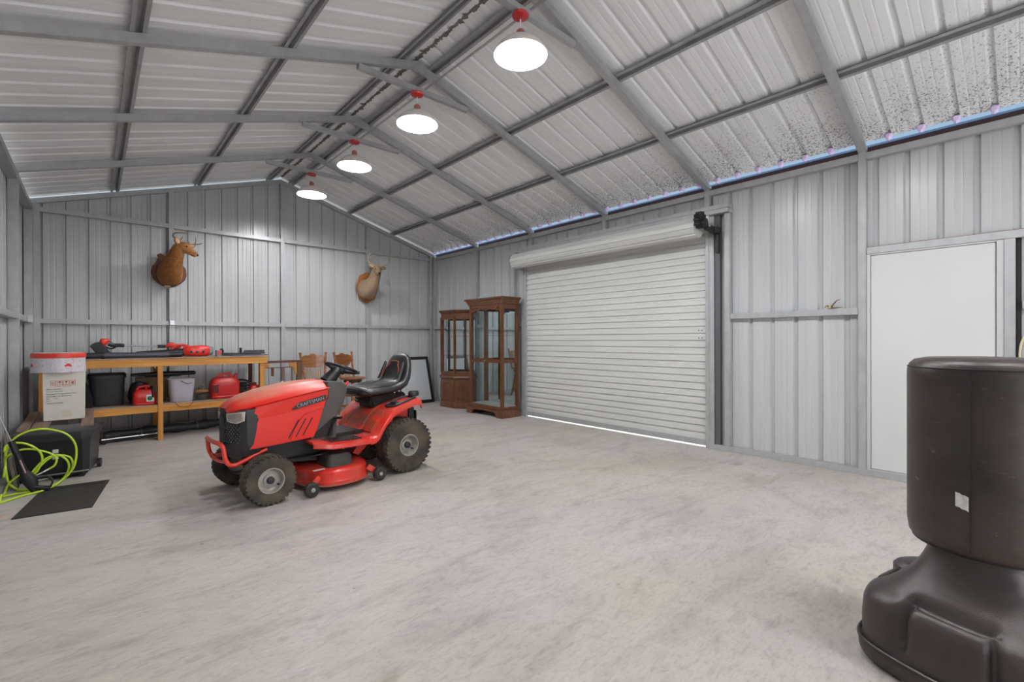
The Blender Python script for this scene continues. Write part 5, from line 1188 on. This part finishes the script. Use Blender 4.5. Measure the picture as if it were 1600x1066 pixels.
# ================================================================== DEER SHOULDER MOUNTS
def fur(name, base, light, thr):
    m = bpy.data.materials.new(name); m.use_nodes = True; nt = m.node_tree; b = nt.nodes['Principled BSDF']; L = nt.links.new; N = nt.nodes.new
    tc = N('ShaderNodeTexCoord'); at = N('ShaderNodeAttribute'); at.attribute_name = 'pale'
    n = N('ShaderNodeTexNoise'); n.inputs['Scale'].default_value = 30; n.inputs['Detail'].default_value = 6; L(tc.outputs['Object'], n.inputs['Vector'])
    r = N('ShaderNodeValToRGB'); r.color_ramp.elements[0].color = tuple(c*.62 for c in rgb(base)[:3])+(1,); r.color_ramp.elements[1].color = rgb(base); r.color_ramp.elements[0].position = .3; r.color_ramp.elements[1].position = .6; L(n.outputs[0], r.inputs[0])
    x = N('ShaderNodeMix'); x.data_type = 'RGBA'; L(at.outputs['Fac'], x.inputs[0]); L(r.outputs[0], x.inputs[6]); x.inputs[7].default_value = rgb(light); L(x.outputs[2], b.inputs['Base Color']); b.inputs['Roughness'].default_value = .75
    bp = N('ShaderNodeBump'); bp.inputs['Strength'].default_value = .5; bp.inputs['Distance'].default_value = .01; n4 = N('ShaderNodeTexNoise'); n4.inputs['Scale'].default_value = 120; L(tc.outputs['Object'], n4.inputs['Vector']); L(n4.outputs[0], bp.inputs['Height']); L(bp.outputs[0], b.inputs['Normal'])
    return m
def mount(name_label, loc, body, furm, furl, plaque_pts, pm, ears, antlers, eyes, nose, palefn, thick=.028, antm=None):
    """body: list of (centre, tangent, half width, half height) in local coords; y negative = away from the wall"""
    t = thing('deer_head_mount', name_label, 'deer mount', loc, 0, 'deer shoulder mounts on the far wall')
    n = len(plaque_pts); ca = sum(p[0] for p in plaque_pts)/n; cb = sum(p[1] for p in plaque_pts)/n
    sc_ = lambda k: [(ca+(a-ca)*k, cb+(b-cb)*k) for a, b in plaque_pts]
    MB().loft([[Vector((a, y, b)) for a, b in sc_(k)] for y, k in ((-.001, .97), (-.012, 1), (-.018, 1), (-.024, .95), (-thick, .94))]).build('plaque', pm, t, 40)
    rings = []; pts = [Vector(b[0]) for b in body]
    # refine along the path
    seq = []
    for i in range(len(body)-1):
        for k in range(3):
            f = k/3; a, b = body[i], body[i+1]; a0 = body[max(0, i-1)]; b1 = body[min(len(body)-1, i+2)]
            cr = lambda p0, p1, p2, p3: .5*((2*p1)+(p2-p0)*f+(2*p0-5*p1+4*p2-p3)*f*f+(3*p1-p0-3*p2+p3)*f**3)
            c = cr(Vector(a0[0]), Vector(a[0]), Vector(b[0]), Vector(b1[0])); tg = Vector(a[1]).normalized().lerp(Vector(b[1]).normalized(), f)
            seq.append((c, tg, cr(a0[2], a[2], b[2], b1[2]), cr(a0[3], a[3], b[3], b1[3]), i+f))
    seq.append((Vector(body[-1][0]), Vector(body[-1][1]), body[-1][2], body[-1][3], len(body)-1.))
    side_ = None
    for c, tg, hw, hh, s in seq:
        tg = tg.normalized()
        if side_ is None: side_ = tg.cross(Vector((0, 0, 1))).normalized()
        side_ = (side_-tg*side_.dot(tg)).normalized(); up_ = side_.cross(tg)
        hb = 1+.16*max(0, min(1, (s-4.5)/1.5))
        # breast: two forelimb swells low on the chest, slim waist towards the plaque
        ring = rr(c, side_, up_, hw*hb, hh*hb, 28, 2.1)
        if s < 3:
            k_ = math.exp(-((s-1.3)/.9)**2)
            ring = [p+(p-c)*.16*k_*(math.exp(-(((p-c).dot(side_)/hw-.55)/.3)**2)+math.exp(-(((p-c).dot(side_)/hw+.55)/.3)**2))*(1 if (p-c).dot(up_) < 0 else 0)-(p-c)*.06*k_*(1 if (p-c).dot(up_) > 0 else 0) for p in ring]
        rings.append(ring)
    o = MB().loft(rings).build('body', furm, t, 80)
    o.name = 'head_and_shoulders'
    at = o.data.attributes.new('pale', 'FLOAT', 'POINT'); vals = []
    for v in o.data.vertices: vals.append(palefn(v.co))
    at.data.foreach_set('value', vals)
    for base, tip, wv_, wd in ears:
        base, tip, wv_ = Vector(base), Vector(tip), Vector(wv_).normalized(); d = tip-base; nn = d.cross(wv_).normalized(); rg = []
        for f, k in ((0, .35), (.2, .85), (.45, 1), (.7, .8), (.88, .45), (1, .08)): rg.append(rr(base+d*f+nn*.006*math.sin(f*PI), wv_, nn, wd*k, .008*max(k, .3), 12))
        e = MB().loft(rg).build('ear', furm, t, True)
        a_ = e.data.attributes.new('pale', 'FLOAT', 'POINT'); a_.data.foreach_set('value', [.15]*len(e.data.vertices))
        rg = [[p+nn*-.0065 for p in rr(base+d*f, wv_, nn, wd*k*.62, .004, 10)] for f, k in ((.15, .6), (.45, 1), (.7, .8), (.9, .2))]
        MB().loft(rg).build('inner_ear', furl, e, True)
    for main, tines in antlers:
        P = smooth_path(main, 6); an = MB().tube(P, [.0155-.011*(i/(len(P)-1))**1.3 for i in range(len(P))], 9).build('antler', antm, t, True)
        for a, b, c in tines:
            P = smooth_path([a, b, c], 4); MB().tube(P, [.010-.007*(i/(len(P)-1)) for i in range(len(P))], 7).build('tine', antm, an, True)
    EB = mat('glass_eye', '#0f0a08', .1)
    for e in eyes: MB().sphere((e[0]-.003*(e[0] > .1), e[1]+.0055, e[2]), (.019, .008, .016), 14).build('eye_ring', furl, t, True)
    for e in eyes: MB().sphere(e, .0125, 12).build('eye', EB, t, True)
    for p, r in nose: MB().sphere(p, r, 12).build('nose', mat('deer_nose', '#2a211d', .4), t, True)
    return t
FURL = mat('ear_inner_fur', '#c9ab8b', .8)
AN1 = mat('antler_tan', '#8a6e4c', .5, 0, .3, 20); AN2 = mat('antler_pale', '#b3a58c', .5, 0, .2, 20)
Yw = YB-.002
# left: brown, head turned to the right
ox, oz = .85, 2.36
def L1(x, y, z): return (x-ox, y-Yw, z-oz)
body1 = [((0, -.015, -.02), (0, -1, 0), .145, .185), ((0, -.10, -.02), (0, -1, .05), .158, .195), ((.005, -.20, .0), (.1, -1, .3), .148, .175), ((.02, -.30, .075), (.15, -.8, .7), .120, .140), ((.04, -.375, .165), (.25, -.6, .8), .100, .118), ((.062, -.42, .240), (.35, -.45, .8), .086, .100),
         ((.09, -.445, .300), (.65, -.35, .5), .072, .082), ((.13, -.462, .312), (.9, -.25, -.12), .064, .074), ((.172, -.478, .288), (.85, -.2, -.48), .054, .062), ((.212, -.49, .256), (.82, -.2, -.52), .042, .047), ((.25, -.50, .228), (.85, -.2, -.48), .035, .038), ((.276, -.507, .214), (.9, -.2, -.4), .031, .032), ((.288, -.51, .206), (1, -.2, -.3), .012, .012)]
sh = [(-.215, -.03), (-.20, .06), (-.15, .13), (-.13, .19), (-.145, .235), (-.10, .262), (-.05, .235), (0, .245), (.05, .235), (.10, .262), (.145, .235), (.13, .19), (.15, .13), (.21, .06), (.222, -.04), (.20, -.12), (.14, -.185), (.07, -.225), (.0, -.25), (-.07, -.228), (-.14, -.185), (-.195, -.12)]
def pale1(co):
    d = (co-Vector((.19, -.49, .22))).length; under = 1 if (co.z < .232-.2*(co.x-.17) and co.x > .13) else 0
    a = max(0, 1-(co-Vector((.12, -.455, .235))).length/.075)*1.0; b = max(0, 1-(co-Vector((.05, -.18, -.16))).length/.07)*.6
    return min(1, max(a, b, under*.35, .0))
mount('brown deer shoulder mount with head turned right, on a dark shield plaque', (ox, Yw-.0, oz), body1, fur('brown_deer_fur', '#96602a', '#cfa57c', 0), FURL, sh, mat('plaque_dark_walnut', '#6b3d27', .5, 0, .25, 8),
      [((.068, -.505, .345), (.028, -.545, .435), (1, .1, .35), .044), ((.14, -.40, .335), (.285, -.40, .362), (.2, .3, -1), .040)],
      [([(.085, -.485, .36), (.05, -.50, .40), (.008, -.50, .45), (.02, -.51, .495), (.09, -.53, .508), (.16, -.545, .503)], [((.065, -.492, .385), (.10, -.50, .42), (.118, -.505, .465))]),
       ([(.13, -.42, .365), (.20, -.40, .365), (.27, -.39, .385), (.32, -.40, .392), (.37, -.42, .41)], [((.28, -.39, .388), (.29, -.39, .44), (.288, -.40, .50)), ((.20, -.40, .365), (.205, -.40, .40), (.212, -.40, .425))])],
      [(.158, -.535, .318)], [((.290, -.512, .212), .019)], pale1, antm=AN1)
t_ = [o for o in C.objects if o.name.startswith('deer_head_mount')][0]
MB().bb(-.06, .02, -.032, -.026, -.245, -.19).build('name_tag', mat('tag_cream', '#d9b993', .5), t_, bevel=.002)
# right: grey-tan, facing the viewer
ox, oz = 3.96, 2.34
body2 = [((-.01, -.015, -.03), (0, -1, 0), .155, .19), ((-.01, -.10, -.03), (0, -1, .1), .165, .195), ((.0, -.20, .0), (.05, -1, .35), .145, .17), ((.015, -.30, .075), (.05, -.8, .7), .115, .135), ((.022, -.37, .16), (.0, -.6, .85), .098, .112), ((.024, -.42, .230), (-.05, -.55, .8), .084, .094),
         ((.022, -.46, .285), (-.1, -.85, .35), .074, .080), ((.012, -.505, .295), (-.2, -.95, -.2), .068, .072), ((.0, -.55, .272), (-.2, -.85, -.5), .056, .060), ((-.012, -.595, .243), (-.2, -.85, -.5), .043, .047), ((-.022, -.635, .218), (-.2, -.85, -.45), .035, .038), ((-.03, -.662, .205), (-.2, -.9, -.4), .025, .026), ((-.033, -.675, .20), (-.2, -1, -.3), .011, .012)]
ov = []
for k in range(48):
    a = 2*PI*k/48; r_ = 1+.035*math.cos(a*8); ov.append((.222*r_*math.cos(a)+.03, .292*r_*math.sin(a)))
def pale2(co):
    a = max(0, 1-(co-Vector((.0, -.56, .19))).length/.11); b = .45 if co.z < .15 else .25
    return min(1, max(a, b))
mount('pale deer shoulder mount facing the room, on a scalloped orange-brown oval plaque', (ox, Yw-.0, oz), body2, fur('tan_deer_fur', '#86694b', '#b59f86', 0), FURL, ov, mat('plaque_orange_oak', '#a5662c', .45, 0, .3, 9),
      [((-.035, -.475, .340), (-.155, -.47, .395), (.3, .2, 1), .042), ((.075, -.475, .330), (.215, -.47, .345), (-.1, .2, 1), .038)],
      [([(-.01, -.485, .36), (-.05, -.47, .385), (-.12, -.45, .43), (-.15, -.46, .50), (-.13, -.50, .57), (-.075, -.55, .62)], [((-.11, -.45, .42), (-.13, -.43, .47), (-.135, -.43, .53)), ((-.148, -.46, .49), (-.10, -.50, .53), (-.085, -.52, .56))]),
       ([(.045, -.485, .36), (.10, -.47, .37), (.20, -.45, .41), (.262, -.46, .46), (.28, -.50, .53), (.255, -.54, .60)], [((.25, -.46, .45), (.29, -.44, .50), (.30, -.44, .56)), ((.27, -.48, .49), (.23, -.52, .53), (.21, -.53, .56))])],
      [(-.060, -.562, .300), (.062, -.556, .302)], [((-.035, -.676, .208), .023)], pale2, antm=AN2)
